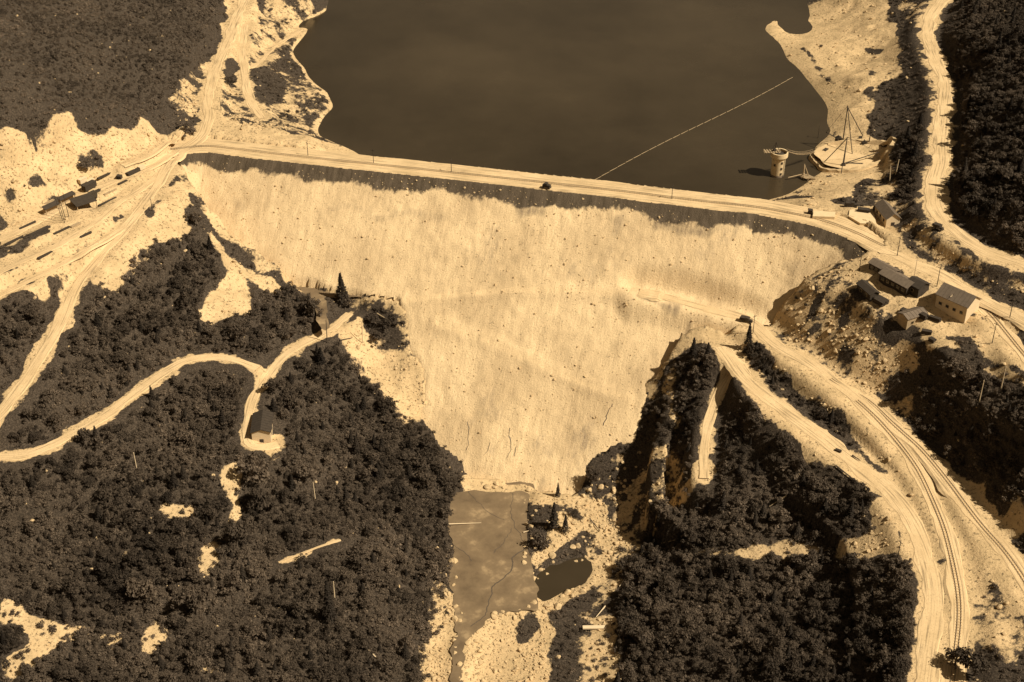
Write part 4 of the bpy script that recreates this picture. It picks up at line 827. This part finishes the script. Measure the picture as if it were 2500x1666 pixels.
# ------------------------------------------------------------ utility poles, masts, dead trunks, logs
def pole(px, h, label, mat=m_dwood, arm=True, r=.16, name='utility_pole', cat='pole', lean=(0, 0), group='utility poles'):
    p = gpt(*px, -.3); root = empty(name, p, random.uniform(0, 3), label, cat, group)
    MB().bar((0, 0, 0), (lean[0], lean[1], h), r, r*.65, 6).build('shaft', mat, root)
    if arm: MB().box((lean[0], lean[1], h-.7), (1.9, .16, .16)).build('crossarm', mat, root)
for px, h, lb_, mt in [((2190, 626), 9, 'thin dark pole on the near side of the road, above the first camp shed', m_dwood), ((2231, 681), 9, 'pale pole in front of the dark bushes behind the camp sheds', m_white), ((2287, 700), 9, 'dark pole beside the curve above the white gabled shed', m_dwood),
        ((2316, 762), 8, 'pale pole against the dark side of the white gabled shed', m_white), ((2098, 660), 8, 'dark pole at the foot of the road, left of the camp sheds', m_dwood), ((2465, 776), 9, 'dark pole between the two roads right of the white gabled shed', m_dwood), ((2422, 838), 9, 'dark pole on the camp edge below the white gabled shed', m_dwood),
        ((1838, 815), 9, 'dark pole at the bend of the haul road below the dam', m_dwood), ((752, 380), 7, 'dark pole at the left end of the crest, beside the shore', m_dwood), ((912, 398), 7, 'dark pole on the left part of the crest, by the water', m_dwood), ((1102, 420), 7, 'dark pole on the crest left of the motor car', m_dwood),
        ((1640, 486), 7, 'dark pole on the right part of the crest, past the log boom', m_dwood), ((1996, 345), 8, 'thin dark pole at the shore left of the derricks', m_dwood), ((2190, 1370), 9, 'left one of two thin poles at the forest edge, lower right', m_dwood), ((2197, 1420), 9, 'right one of two thin poles at the forest edge, lower right', m_dwood),
        ((540, 270), 7, 'dark pole beside the road at the upper left junction', m_dwood), ((372, 515), 6, 'dark pole on the slope under the left yard road', m_dwood)]:
    pole(px, h, lb_, mt)
for px, h, ln, lb_ in [((153, 539), 13, (-1.5, .5), 'leftmost thin mast in front of the brown roofed shed'), ((160, 534), 12, (-1.0, .6), 'second thin mast from the left by the brown roofed shed'), ((168, 529), 11, (-.4, .5), 'third thin mast from the left by the brown roofed shed'), ((158, 545), 12, (1.2, .5), 'thin mast leaning right by the brown roofed shed')]:
    pole(px, h, lb_, m_dwood, False, .14, 'thin_mast', 'mast', ln, 'thin masts in the left yard')
for px, h, lb_ in [((770, 1222), 9, 'bleached dead trunk standing in the wood right of the cabin'), ((885, 838), 11, 'bleached dead trunk by the light outcrop near the dam foot'), ((2442, 958), 11, 'bleached dead trunk on the wooded slope at the right edge'), ((2390, 985), 10, 'grey dead trunk in the dark wood left of the bleached one at right'),
        ((2172, 445), 8, 'bleached dead trunk at the wood edge right of the derrick yard'), ((2186, 430), 8, 'right hand bleached dead trunk beside the derrick yard'), ((335, 1150), 9, 'grey dead trunk in the dark wood below the curving forest road'), ((818, 1470), 10, 'pale dead trunk beside the dark tall tree in the lower wood'), ((1480, 1000), 0, ''), ((799, 838), 11, 'dark bare trunk rising at the silt channel mouth')]:
    if h: pole(px, h, lb_, m_bark if 'dark' in lb_.split()[0] else m_white, False, .22, 'dead_trunk', 'dead tree', (random.uniform(-.6, .6), random.uniform(-.5, .5)), 'standing dead trunks')
def log(a_, b2, lb_, mat=m_white, r=.22, lift=.6):
    p, q_ = gpt(*a_, lift), gpt(*b2, lift); mb = MB(); n_ = 5
    for i in range(n_): mb.bar((q_-p)*(i/n_), (q_-p)*((i+1)/n_), r*(1-.12*i), r*(1-.12*(i+1)), 6)
    simple_thing('fallen_log', mb, mat, p, lb_, 'log', 0, 'fallen logs')
for a_, b2, lb_, mt in [((1575, 1345), (1512, 1435), 'long bleached log slanting down the right bank of the valley', m_white), ((1575, 1375), (1552, 1395), 'short bleached log right of the long one on the valley bank', m_white), ((1480, 1480), (1455, 1510), 'short bleached log above the white plank bridge', m_white),
        ((1092, 1283), (1175, 1280), 'bleached log lying out over the grey silt', m_white), ((1278, 1303), (1291, 1299), 'stub of log at the right edge of the silt', m_white), ((900, 1590), (935, 1625), 'pale fallen log in the lower middle wood', m_white), ((920, 768), (965, 795), 'pale fallen log across the dark knoll beside the dam', m_wood),
        ((1920, 1215), (1878, 1240), 'faint pale log in the lower right wood', m_wood), ((1615, 1330), (1655, 1320), 'pale log in the brush at the right of the valley', m_wood), ((830, 834), (860, 828), 'dark log at the mouth of the silt channel', m_bark), ((2080, 1115), (2100, 1128), 'dark pole lying along the service road', m_bark), ((2040, 1140), (2110, 1195), 'longest dark pole lying on the service road', m_bark),
        ((1440, 1270), (1465, 1300), 'dark log among boulders above the pond', m_bark)]:
    log(a_, b2, lb_, mt, .28)

# ------------------------------------------------------------ trees, brush, rock
def leaf_cloud(lumps, n, size, seed, zsq=1.0, core=.72):
    """leaf clumps spread over and through overlapping lumps; lumps: (x,y,z,r)"""
    r = np.random.default_rng(seed); L_ = np.array(lumps); wts = L_[:, 3]**2; wts = wts/wts.sum()
    k = r.choice(len(L_), n, p=wts); d = r.normal(size=(n, 3)); d[:, 2] = np.abs(d[:, 2])*1.0-.25*r.random(n); d /= np.linalg.norm(d, axis=1)[:, None]
    rad = L_[k, 3]*(1-.35*r.random(n)**2)*(1+.24*r.normal(size=n)); c = L_[k, :3]+d*rad[:, None]*np.array([1, 1, zsq])
    nrm = d+r.normal(size=(n, 3))*.38; nrm /= np.linalg.norm(nrm, axis=1)[:, None]
    a = np.cross(nrm, r.normal(size=(n, 3))); a /= np.linalg.norm(a, axis=1)[:, None]; b_ = np.cross(nrm, a)
    s = size*(.45+1.2*r.random(n)**2)[:, None]; s2 = s*(.5+.5*r.random(n))[:, None]
    V = np.stack([c-a*s, c-b_*s2+nrm*s*.15, c+a*s, c+b_*s2+nrm*s*.15], 1).reshape(-1, 3)
    tone = np.repeat(np.clip(.5+.5*r.normal(size=n)*.5+(r.random(len(L_))-.5)[k]*.7, 0, 1), 4)
    return V, np.arange(4*n).reshape(-1, 4), tone
def crown_mesh(name, kind, seed, mat):
    r = random.Random(seed); lumps = []
    if kind == 'broad':       # unit crown radius about 1, base at z = 0
        e1, e2 = r.uniform(.75, 1.25), r.uniform(.75, 1.2); ox_ = r.uniform(-.25, .25)
        for i in range(r.randint(12, 20)):
            a = r.uniform(0, 6.28); q_ = r.uniform(.15, .95); lumps.append((q_*math.cos(a)*e1+ox_, q_*math.sin(a)*e2, r.uniform(.75, 1.75)-.6*q_, r.uniform(.12, .40)*(1.1-.4*q_)))
        lumps.append((ox_, 0, 1.0, .42)); V, Fc, tn = leaf_cloud(lumps, 1000, .085, seed, .95)
    elif kind == 'bush':
        for i in range(5):
            a = r.uniform(0, 6.28); q_ = r.uniform(.1, .6); lumps.append((q_*math.cos(a), q_*math.sin(a), r.uniform(.1, .45), r.uniform(.3, .55)))
        V, Fc, tn = leaf_cloud(lumps, 190, .13, seed, .9)
    else:                     # conifer, height 4, drooping whorls
        rr = np.random.default_rng(seed); n_ = 700; h = rr.random(n_)**.8; a = rr.random(n_)*6.283; R0 = (1-h)*(.75+.25*np.sin(h*60))*(.5+.5*rr.random(n_)**.4)
        c = np.column_stack([R0*np.cos(a), R0*np.sin(a), .5+h*3.5-R0*.25]); d = np.column_stack([np.cos(a), np.sin(a), rr.normal(size=n_)*.3-.35]); d /= np.linalg.norm(d, axis=1)[:, None]
        t_ = np.cross(d, [0, 0, 1.]); t_ /= np.linalg.norm(t_, axis=1)[:, None]; s = .11*(.6+.8*rr.random(n_))[:, None]
        V = np.stack([c-d*s*1.5, c-t_*s, c+d*s*1.5, c+t_*s], 1).reshape(-1, 3); Fc = np.arange(4*n_).reshape(-1, 4); tn = np.repeat(rr.random(n_), 4)
    return mesh_np(name, V, Fc, mat, {'tone': tn}, False, None, False)
def trunk_mesh(h, r, seed, limbs=True):
    mb = MB(); rd = random.Random(seed); mb.bar((0, 0, -.3), (.03, .02, h*.7), r, r*.6, 7); mb.bar((.03, .02, h*.7), (0, 0, h), r*.6, r*.25, 6)
    if limbs:
        for i in range(5):
            a = i*1.26+rd.uniform(-.3, .3); z_ = h*rd.uniform(.42, .75); mb.bar((0, 0, z_), (.45*math.cos(a), .45*math.sin(a), z_+.4), r*.4, r*.15, 5)
    me = bpy.data.meshes.new('trunk'); me.from_pydata(mb.v, [], mb.f); me.materials.append(m_bark); me.update(); return me
CR = {'broad': [crown_mesh('crown', 'broad', 100+i, m_leaf) for i in range(9)], 'cone': [crown_mesh('crown', 'cone', 130+i, m_needle) for i in range(2)]}
TRK = [trunk_mesh(1.5, .07, 1), trunk_mesh(4.2, .06, 2, False)]
BUSHM = [crown_mesh('bush', 'bush', 150+i, m_brush) for i in range(4)]
def rock_mesh(seed, flat_=.7):
    import bmesh
    bm = bmesh.new(); bmesh.ops.create_icosphere(bm, subdivisions=2, radius=1); r = random.Random(seed)
    pl = [(Vector((r.gauss(0, 1), r.gauss(0, 1), r.gauss(0, 1))).normalized(), r.uniform(.5, .85)) for _ in range(11)]
    for v in bm.verts:
        for n_, d in pl:
            k_ = v.co.dot(n_)-d
            if k_ > 0: v.co -= n_*k_
        v.co *= 1+r.uniform(-.03, .03); v.co.z *= flat_
    me = bpy.data.meshes.new('boulder'); bm.to_mesh(me); bm.free(); me.materials.append(m_rock); return me
ROCKM = [rock_mesh(200+i, (.6, .8, .7, .9, .65)[i]) for i in range(5)]
n_trees = 0
def tree(x, y, r, label, kind='broad', group=None, var=None, tall=1.0):
    global n_trees
    z = gz(x, y); root = empty('broadleaf_tree' if kind == 'broad' else 'conifer_tree', (x, y, z-.2), random.uniform(0, 6.28), label, 'tree', group)
    root.scale = (r, r, r*tall)
    ms = CR[kind]; o = bpy.data.objects.new('crown', ms[n_trees % len(ms) if var is None else var]); C.objects.link(o); o.parent = root
    o = bpy.data.objects.new('trunk', TRK[0 if kind == 'broad' else 1]); C.objects.link(o); o.parent = root; n_trees += 1
    return root
def scatter(name, P, S, protos, extra=None, label=None, cat=None, tilt=.1, seed=0):
    """one object of growth or rubble that nobody could count"""
    r = np.random.default_rng(seed); n_ = len(P); me = bpy.data.meshes.new(name); me.vertices.add(n_); me.vertices.foreach_set('co', np.asarray(P, np.float32).ravel())
    A = me.attributes.new('sz', 'FLOAT_VECTOR', 'POINT'); A.data.foreach_set('vector', np.asarray(S, np.float32).ravel())
    rot = np.column_stack([r.normal(size=n_)*tilt, r.normal(size=n_)*tilt, r.random(n_)*6.283]); A = me.attributes.new('rt', 'FLOAT_VECTOR', 'POINT'); A.data.foreach_set('vector', rot.astype(np.float32).ravel())
    A = me.attributes.new('pk', 'INT', 'POINT'); A.data.foreach_set('value', r.integers(0, len(protos), n_).astype(np.int32))
    o = bpy.data.objects.new(name, me); C.objects.link(o); tag(o, label, cat, None, 'stuff')
    ng = bpy.data.node_groups.new(name, 'GeometryNodeTree'); ng.interface.new_socket('Geometry', in_out='INPUT', socket_type='NodeSocketGeometry'); ng.interface.new_socket('Geometry', in_out='OUTPUT', socket_type='NodeSocketGeometry')
    gi, go = ng.nodes.new('NodeGroupInput'), ng.nodes.new('NodeGroupOutput'); lk = ng.links.new; outj = ng.nodes.new('GeometryNodeJoinGeometry')
    def na(nm, ty):
        a = ng.nodes.new('GeometryNodeInputNamedAttribute'); a.data_type = ty; a.inputs['Name'].default_value = nm
        return [s for s in a.outputs if s.enabled and s.name == 'Attribute'][0]
    for pr in ([protos]+([[e] for e in extra] if extra else [])):
        j = ng.nodes.new('GeometryNodeJoinGeometry'); ip = ng.nodes.new('GeometryNodeInstanceOnPoints')
        for ob in pr:
            oi = ng.nodes.new('GeometryNodeObjectInfo'); oi.transform_space = 'ORIGINAL'; oi.inputs['Object'].default_value = ob; oi.inputs['As Instance'].default_value = True
            lk(oi.outputs['Geometry'], j.inputs[0])
        lk(gi.outputs[0], ip.inputs['Points']); lk(j.outputs[0], ip.inputs['Instance']); ip.inputs['Pick Instance'].default_value = True
        if len(pr) > 1: lk(na('pk', 'INT'), ip.inputs['Instance Index'])
        lk(na('rt', 'FLOAT_VECTOR'), ip.inputs['Rotation']); lk(na('sz', 'FLOAT_VECTOR'), ip.inputs['Scale']); lk(ip.outputs[0], outj.inputs[0])
    lk(outj.outputs[0], go.inputs[0]); m_ = o.modifiers.new('scatter', 'NODES'); m_.node_group = ng
    return o
# single trees and clumps that stand out
STAND = [((806, 1520), 3.2, 'cone', 'tall dark conifer alone in the lower middle wood', 1.5), ((1325, 1335), 3.8, 'broad', 'dense dark tree on the right edge of the grey silt flat', 1.1), ((1352, 1290), 2.6, 'cone', 'pointed conifer rising behind the dense tree right of the silt', 1.2),
 ((1380, 1300), 1.7, 'cone', 'slim conifer on the pale gravel above the pond', 1.3), ((1362, 1212), 1.3, 'cone', 'small slim conifer at the foot of the dam face', 1.3), ((1402, 1262), 2.4, 'broad', 'round dark bush-like tree on the gravel right of the pointed conifer', .8),
 ((672, 962), 4.2, 'broad', 'broad dark crown overhanging the junction of the forest road', 1.0), ((570, 975), 4.4, 'broad', 'broad dark tree left of the road junction above the cabin', 1.0), ((765, 775), 4.4, 'broad', 'dark round tree left of the wet silt channel', 1.2), ((835, 735), 3.4, 'cone', 'pointed dark tree right of the wet silt channel', 1.0),
 ((850, 745), 3.6, 'broad', 'dark leafy tree between the silt channel and the dam knoll', 1.0), ((212, 412), 4.2, 'broad', 'dark bushy clump alone on the pale left cut slope', .6), ((560, 205), 3.6, 'broad', 'dark clump beside the upper left road fork', .7), ((472, 330), 4.2, 'broad', 'dark clump at the road corner left of the crest', .6), ((455, 318), 3.2, 'broad', 'smaller dark clump left of the road corner clump', .6),
 ((475, 545), 3.6, 'broad', 'dark bush standing against the left edge of the dam', .9), ((1442, 1180), 3.9, 'broad', 'dark tree at the right foot of the pale face', 1.1), ((1838, 866), 3.1, 'broad', 'dark bushy tree below the bend of the haul road', 1.0), ((1826, 845), 2.2, 'cone', 'spiky tree at the bend of the haul road', 1.2),
 ((2330, 1625), 4.6, 'broad', 'leafy tree overhanging the railway at the lower right', 1.2), ((2380, 1650), 5.0, 'broad', 'big tree right of the one over the railway', 1.2), ((620, 1180), 6.5, 'broad', 'large rounded tree right of the pale stream patch', 1.1), ((630, 1240), 6.0, 'broad', 'large rounded tree just below the other by the stream', 1.1),
 ((580, 1340), 6.0, 'broad', 'large dark tree above the lower pale stream patch', 1.1), ((480, 1500), 6.4, 'broad', 'large light leaved tree in the lower left wood', 1.1), ((360, 1470), 6.0, 'broad', 'large light tree left of its twin in the lower left wood', 1.1), ((740, 1175), 4.8, 'broad', 'dark tree by the bleached dead trunk', 1.0),
 ((1020, 1150), 4.6, 'broad', 'dark round tree overhanging the left foot of the dam', 1.0), ((1080, 1165), 3.8, 'broad', 'dark round tree at the top left corner of the silt', 1.0), ((905, 790), 4.2, 'broad', 'leafy tree on the dark knoll beside the dam', .7), ((950, 800), 4.0, 'broad', 'leafy tree on the right half of the dark knoll', .7), ((925, 830), 3.8, 'broad', 'leafy tree on the lower side of the dark knoll', .7)]
for px, r, kd, lb_, tl in STAND:
    p = gpt(*px); tree(p.x, p.y, r, lb_, kd, None, None, tl)
# where growth stands, in plan
FOR = raster([[(0, 1120), (200, 1070), (450, 890), (640, 930), (820, 830), (960, 960), (1010, 1040), (1130, 1180), (1100, 1300), (1080, 1500), (1040, 1690), (-60, 1690), (-60, 1100)],
  [(190, 700), (330, 620), (390, 570), (470, 575), (540, 640), (520, 700), (480, 780), (560, 790), (640, 740), (640, 860), (450, 860), (160, 1060), (0, 1090), (0, 780)], [(600, 760), (640, 720), (740, 700), (800, 800), (700, 870), (560, 850)],
  [(1580, 1000), (1650, 860), (1770, 850), (1850, 970), (2000, 1170), (2190, 1210), (2150, 1270), (2050, 1350), (2240, 1370), (2250, 1690), (1400, 1690), (1500, 1500), (1550, 1300), (1640, 1200)], [(1814, 847), (1866, 840), (1891, 882), (1926, 917), (2003, 995), (2087, 1079), (2145, 1145), (2135, 1160), (2049, 1090), (1968, 1032), (1909, 981), (1856, 939), (1821, 896)], [(2240, 900), (2600, 900), (2600, 1250), (2450, 1240), (2330, 1130), (2230, 1040)],
  [(2345, -20), (2700, -20), (2700, 620), (2500, 640), (2400, 600), (2300, 520), (2310, 300)], [(2180, 380), (2260, 300), (2270, 480), (2230, 540), (2170, 480)]])
UPL = raster([[(-80, -60), (540, -60), (500, 100), (440, 190), (390, 250), (350, 300), (300, 310), (120, 300), (-80, 350)]])
wet = (T < WATER_Z+.6) & (cside > 0) | (T < WATER_Z+.3) & (GY > 600)
siltm = inpoly(list(flat(SILT, np.full(len(SILT), -.3))), GX, GY) | inpoly(list(flat(POND, np.full(len(POND), -1.6))), GX, GY) | inpoly(list(flat(CHAN, np.full(len(CHAN), 40.))), GX, GY)
clear = DIN | wet | siltm | (RD < 1.5) | ((np.hypot(GX-rc.x, (GY-rc.y)*1.2) < 21))
# nothing grows through a building
BL = [(o.location.x, o.location.y, 9 if 'shed' in o.name or 'cabin' in o.name else 3.5) for o in C.objects if o.parent is None and o.get('category') in ('shed', 'cabin', 'wagon', 'stack', 'crate', 'slab', 'timber stack', 'truck')]
for x, y, r in BL:
    if abs(x)+abs(y) > 1: clear |= np.hypot(GX-x, GY-y) < r
for nm_, dst in (('forest_road', 4.4), ('cabin_road', 4.6), ('ramp_road', 4.2), ('trail', 2.2), ('yard_road', 5.0)):
    pr_ = road_w[nm_][0]; d_, _, sd_ = polydist(pr_[:, :2], GX, GY); clear |= (d_ < dst) | ((d_ < dst+2.2) & (sd_*(1 if pr_[-1, 0] > pr_[0, 0] else -1) < 0))
hr = polydist(road_w['hillside_road'][0][:, :2], GX, GY)[0]; clear |= (hr < 8) & (fbm(GX, GY, 12, 77, 2) < .25)
clr = clear.astype(float); forb = blur(FOR, 2); uplb = blur(UPL, 2)
def grid_pts(st, seed):
    r = np.random.default_rng(seed); a = np.arange(X0+2, X1-2, st); b_ = np.arange(Y0+2, Y1-2, st); A, B = np.meshgrid(a, b_)
    A = A+(np.arange(len(b_)) % 2)[:, None]*st*.5; x = (A+r.uniform(-.45, .45, A.shape)*st).ravel(); y = (B+r.uniform(-.45, .45, A.shape)*st).ravel()
    m = (x > X0+1) & (x < X1-1); return x[m], y[m], r
x, y, r = grid_pts(2.75, 11)
bb = sample(bareness, x, y); f_ = sample(forb, x, y); rad = np.clip(1.35+.4*r.normal(size=len(x))+2.4*r.random(len(x))**7+fbm(x, y, 30, 501, 2)*1.1, .9, 3.9); rad *= np.clip(1.5-1.6*sample(blur(bareness, 3.5), x, y), .45, 1.1)
inside_view = np.ones(len(x), bool)
k1 = (f_ > .5) & (bb < .40) & (sample(bare_near, x, y) < .35) & (sample(clr, x, y) < .05) & (r.random(len(x)) < np.clip(.95+1.6*np.minimum(fbm(x, y, 26, 555, 3)+.12, 0), .25, .95))
outv = (np.abs(x) > .38*np.hypot(y, 300)+15)
k1 |= outv & (sample(clr, x, y) < .05) & (bb < .4)
x, y, rad = x[k1], y[k1], (rad*np.where(y > 560, .85, 1))[k1]
z = sample(SURF, x, y); pu, pv, dep = project(x, y, z+rad*1.5)
infr = (pu > 5) & (pu < 2495) & (pv > 5) & (pv < 1661)
sc_ = np.where(infr, rad/dep, 0); order = np.argsort(-sc_); NT = 300-len(STAND)
REG = [(lambda u, v: u < 1150 and v > 1180, 'leafy tree in the dense lower left wood beside the river bed', 'trees of the lower left wood'), (lambda u, v: u < 1150, 'leafy tree on the wooded left slope between the forest road and the dam', 'trees of the left slope'),
       (lambda u, v: v > 1360 and u < 2270, 'leafy tree in the dark lower right wood left of the railway', 'trees of the lower right wood'), (lambda u, v: u < 2270 and v > 800, 'leafy tree on the dark spur between the valley and the service road', 'trees of the dark spur'),
       (lambda u, v: v > 700, 'leafy tree in the wood right of the railway curves', 'trees right of the railway'), (lambda u, v: True, 'leafy tree in the dark wood above the hillside road', 'trees above the hillside road')]
for i in order[:NT]:
    lb_, g_ = next((b2, c2) for a_, b2, c2 in REG if a_(pu[i], pv[i])); tree(x[i], y[i], rad[i], lb_, 'broad', g_, None, random.uniform(.6, 1.15))
rest = order[NT:]
crp = [o for o in C.objects if o.name.startswith('crown') and o.data in CR['broad']][:40]
seen, protos = set(), []
for o in crp:
    if o.data.name not in seen: seen.add(o.data.name); protos.append(o)
tkp = next(o for o in C.objects if o.name.startswith('trunk') and o.data == TRK[0])
cn = rng.random(len(rest)) < .09; cnr = rest[cn]; rest = rest[~cn]; RC = rad[cnr]*.75
cpr = next(o for o in C.objects if o.name.startswith('crown') and o.data in CR['cone']); ctk = next(o for o in C.objects if o.name.startswith('trunk') and o.data == TRK[1])
scatter('conifer_wood', np.column_stack([x[cnr], y[cnr], z[cnr]-.2]), np.column_stack([RC, RC, RC*(.75+.3*rng.random(len(cnr)))]), [cpr], [ctk], None, None, .04, 8)
R3 = rad[rest]; scatter('forest', np.column_stack([x[rest], y[rest], z[rest]-.2]), np.column_stack([R3, R3, R3*(.5+.65*rng.random(len(rest)))]), protos, [tkp], None, None, .05, 3)
# brush: a few bushes of their own, the rest uncountable
x, y, r = grid_pts(2.3, 12)
bb = sample(bareness, x, y); f_ = sample(forb, x, y); up_ = sample(uplb, x, y); cl_ = sample(clr, x, y)
den = np.where(bb < .42, .62, np.where(bb < .62, .16, .015)); den = np.where(f_ > .5, .97, den); den = np.where((sample(bare_near, x, y) > .4) & (sample(mR, x, y) < .5), den*.2, den); den = np.where((sample(mR, x, y) > .5), np.maximum(den, .3), den); den = np.where((up_ > .5) & (bb < .5), .85, den)
k1 = (cl_ < .05) & (r.random(len(x)) < den) & (np.abs(x) < .40*np.hypot(y, 300)+25)
x, y = x[k1], y[k1]; rad = np.clip(.7+.5*r.random(len(x))+.9*r.random(len(x))**4, .5, 2.2)*(1+.3*sample(forb, x, y)-.35*sample(mR, x, y))*(1+.35*sample(uplb, x, y)); z = sample(SURF, x, y)
pu, pv, dep = project(x, y, z); bb = sample(bareness, x, y)
sc_ = np.where((pu > 5) & (pu < 2495) & (pv > 5) & (pv < 1661) & (bb > .42), rad/dep, 0); order = np.argsort(-sc_)
bo = []
for i in order[:60]:
    me = BUSHM[len(bo) % 4]; o = bpy.data.objects.new('bush', me); C.objects.link(o); o.location = (x[i], y[i], z[i]-.15); o.scale = (rad[i],)*3; o.rotation_euler.z = random.uniform(0, 6)
    tag(o, 'low dark bush growing by itself on pale open ground', 'bush', 'single bushes on pale ground'); bo.append(o)
rest = order[60:]; R3 = rad[rest]
scatter('brush', np.column_stack([x[rest], y[rest], z[rest]-.15]), np.column_stack([R3, R3, R3*(.7+.4*rng.random(len(rest)))]), bo[:4], None, None, None, .1, 4)
# boulders: the big ones of the valley floor singly, the rest as rubble
VAL = raster([[(1085, 1300), (1110, 1350), (1100, 1430), (1130, 1520), (1120, 1680), (1030, 1680), (1060, 1500), (1060, 1350)], [(1300, 1230), (1530, 1110), (1600, 1150), (1560, 1250), (1500, 1390), (1340, 1490), (1150, 1540), (1130, 1600), (1200, 1500), (1300, 1460), (1310, 1300)]])
x, y, r = grid_pts(2.6, 13); vm = sample(VAL, x, y); k1 = (vm > .5) & (r.random(len(x)) < .45) & (sample(clr, x, y) < .05)
# big stones strewn along both edges of the silt and round the pond
se = np.vstack([densify(flat(SILT, np.full(len(SILT), -.3)), 2.6)[3:-16], densify(flat(POND+POND[:1], np.full(len(POND)+1, -1.6)), 2.4)])
x, y = np.concatenate([se[:, 0]+r.normal(size=len(se))*1.3, x[k1][:200]]), np.concatenate([se[:, 1]+r.normal(size=len(se))*1.3, y[k1][:200]])
rk = []
for i in range(len(x)):
    o = bpy.data.objects.new('boulder', ROCKM[i % 5]); C.objects.link(o); s = random.uniform(.35, .9)+random.random()**4*1.1
    o.location = (x[i], y[i], gz(x[i], y[i])+.1*s); o.scale = (s, s*random.uniform(.8, 1.2), s); o.rotation_euler = (random.uniform(-.3, .3), random.uniform(-.3, .3), random.uniform(0, 6))
    tag(o, 'pale boulder lying on the valley floor round the silt and pond', 'boulder', 'boulders of the valley floor'); rk.append(o)
x, y, r = grid_pts(1.25, 14); bb = sample(bareness, x, y); midm = sample(blur(raster(ROCKY), 1), x, y)
den = np.where(bb > .35, .05+.7*(midm > .4)*np.clip(fbm(x, y, 10, 901, 3)+.45, 0, 1), .01); k1 = (sample(clr, x, y) < .05) & (r.random(len(x)) < den) & (np.abs(x) < .40*np.hypot(y, 300)+25)
x, y = x[k1], y[k1]; rad = np.clip(.22+.3*r.random(len(x))+.8*r.random(len(x))**6, .2, 1.3); z = sample(SURF, x, y)
P1, S1 = np.column_stack([x, y, z+rad*.15]), np.column_stack([rad, rad*(.8+.4*r.random(len(x))), rad])
scatter('rubble', P1, S1, rk[:5], None, None, None, .35, 5)
# loose rock over the dam face, part of the dam
x, y, r = grid_pts(1.3, 15); m_ = sample(DIN.astype(float), x, y) > .95
cdx = sample(cdist, x, y)-HW; k1 = m_ & (sample(cside, x, y) < 0) & (cdx > 1.5) & (sample(RD, x, y) > 1) & (r.random(len(x)) < .28*(.3+np.clip(fbm(x, y, 14, 601, 3)+.3, 0, 1)*1.2))
x, y = x[k1], y[k1]; rad = np.clip(.12+.2*r.random(len(x))+.5*r.random(len(x))**10, .1, .7); z = sample(DAMS, x, y)
o = scatter('loose_rock', np.column_stack([x, y, z+rad*.1]), np.column_stack([rad, rad, rad]), rk[:5], None, None, None, .4, 6); o.parent = dam
print('objects', len(C.objects))
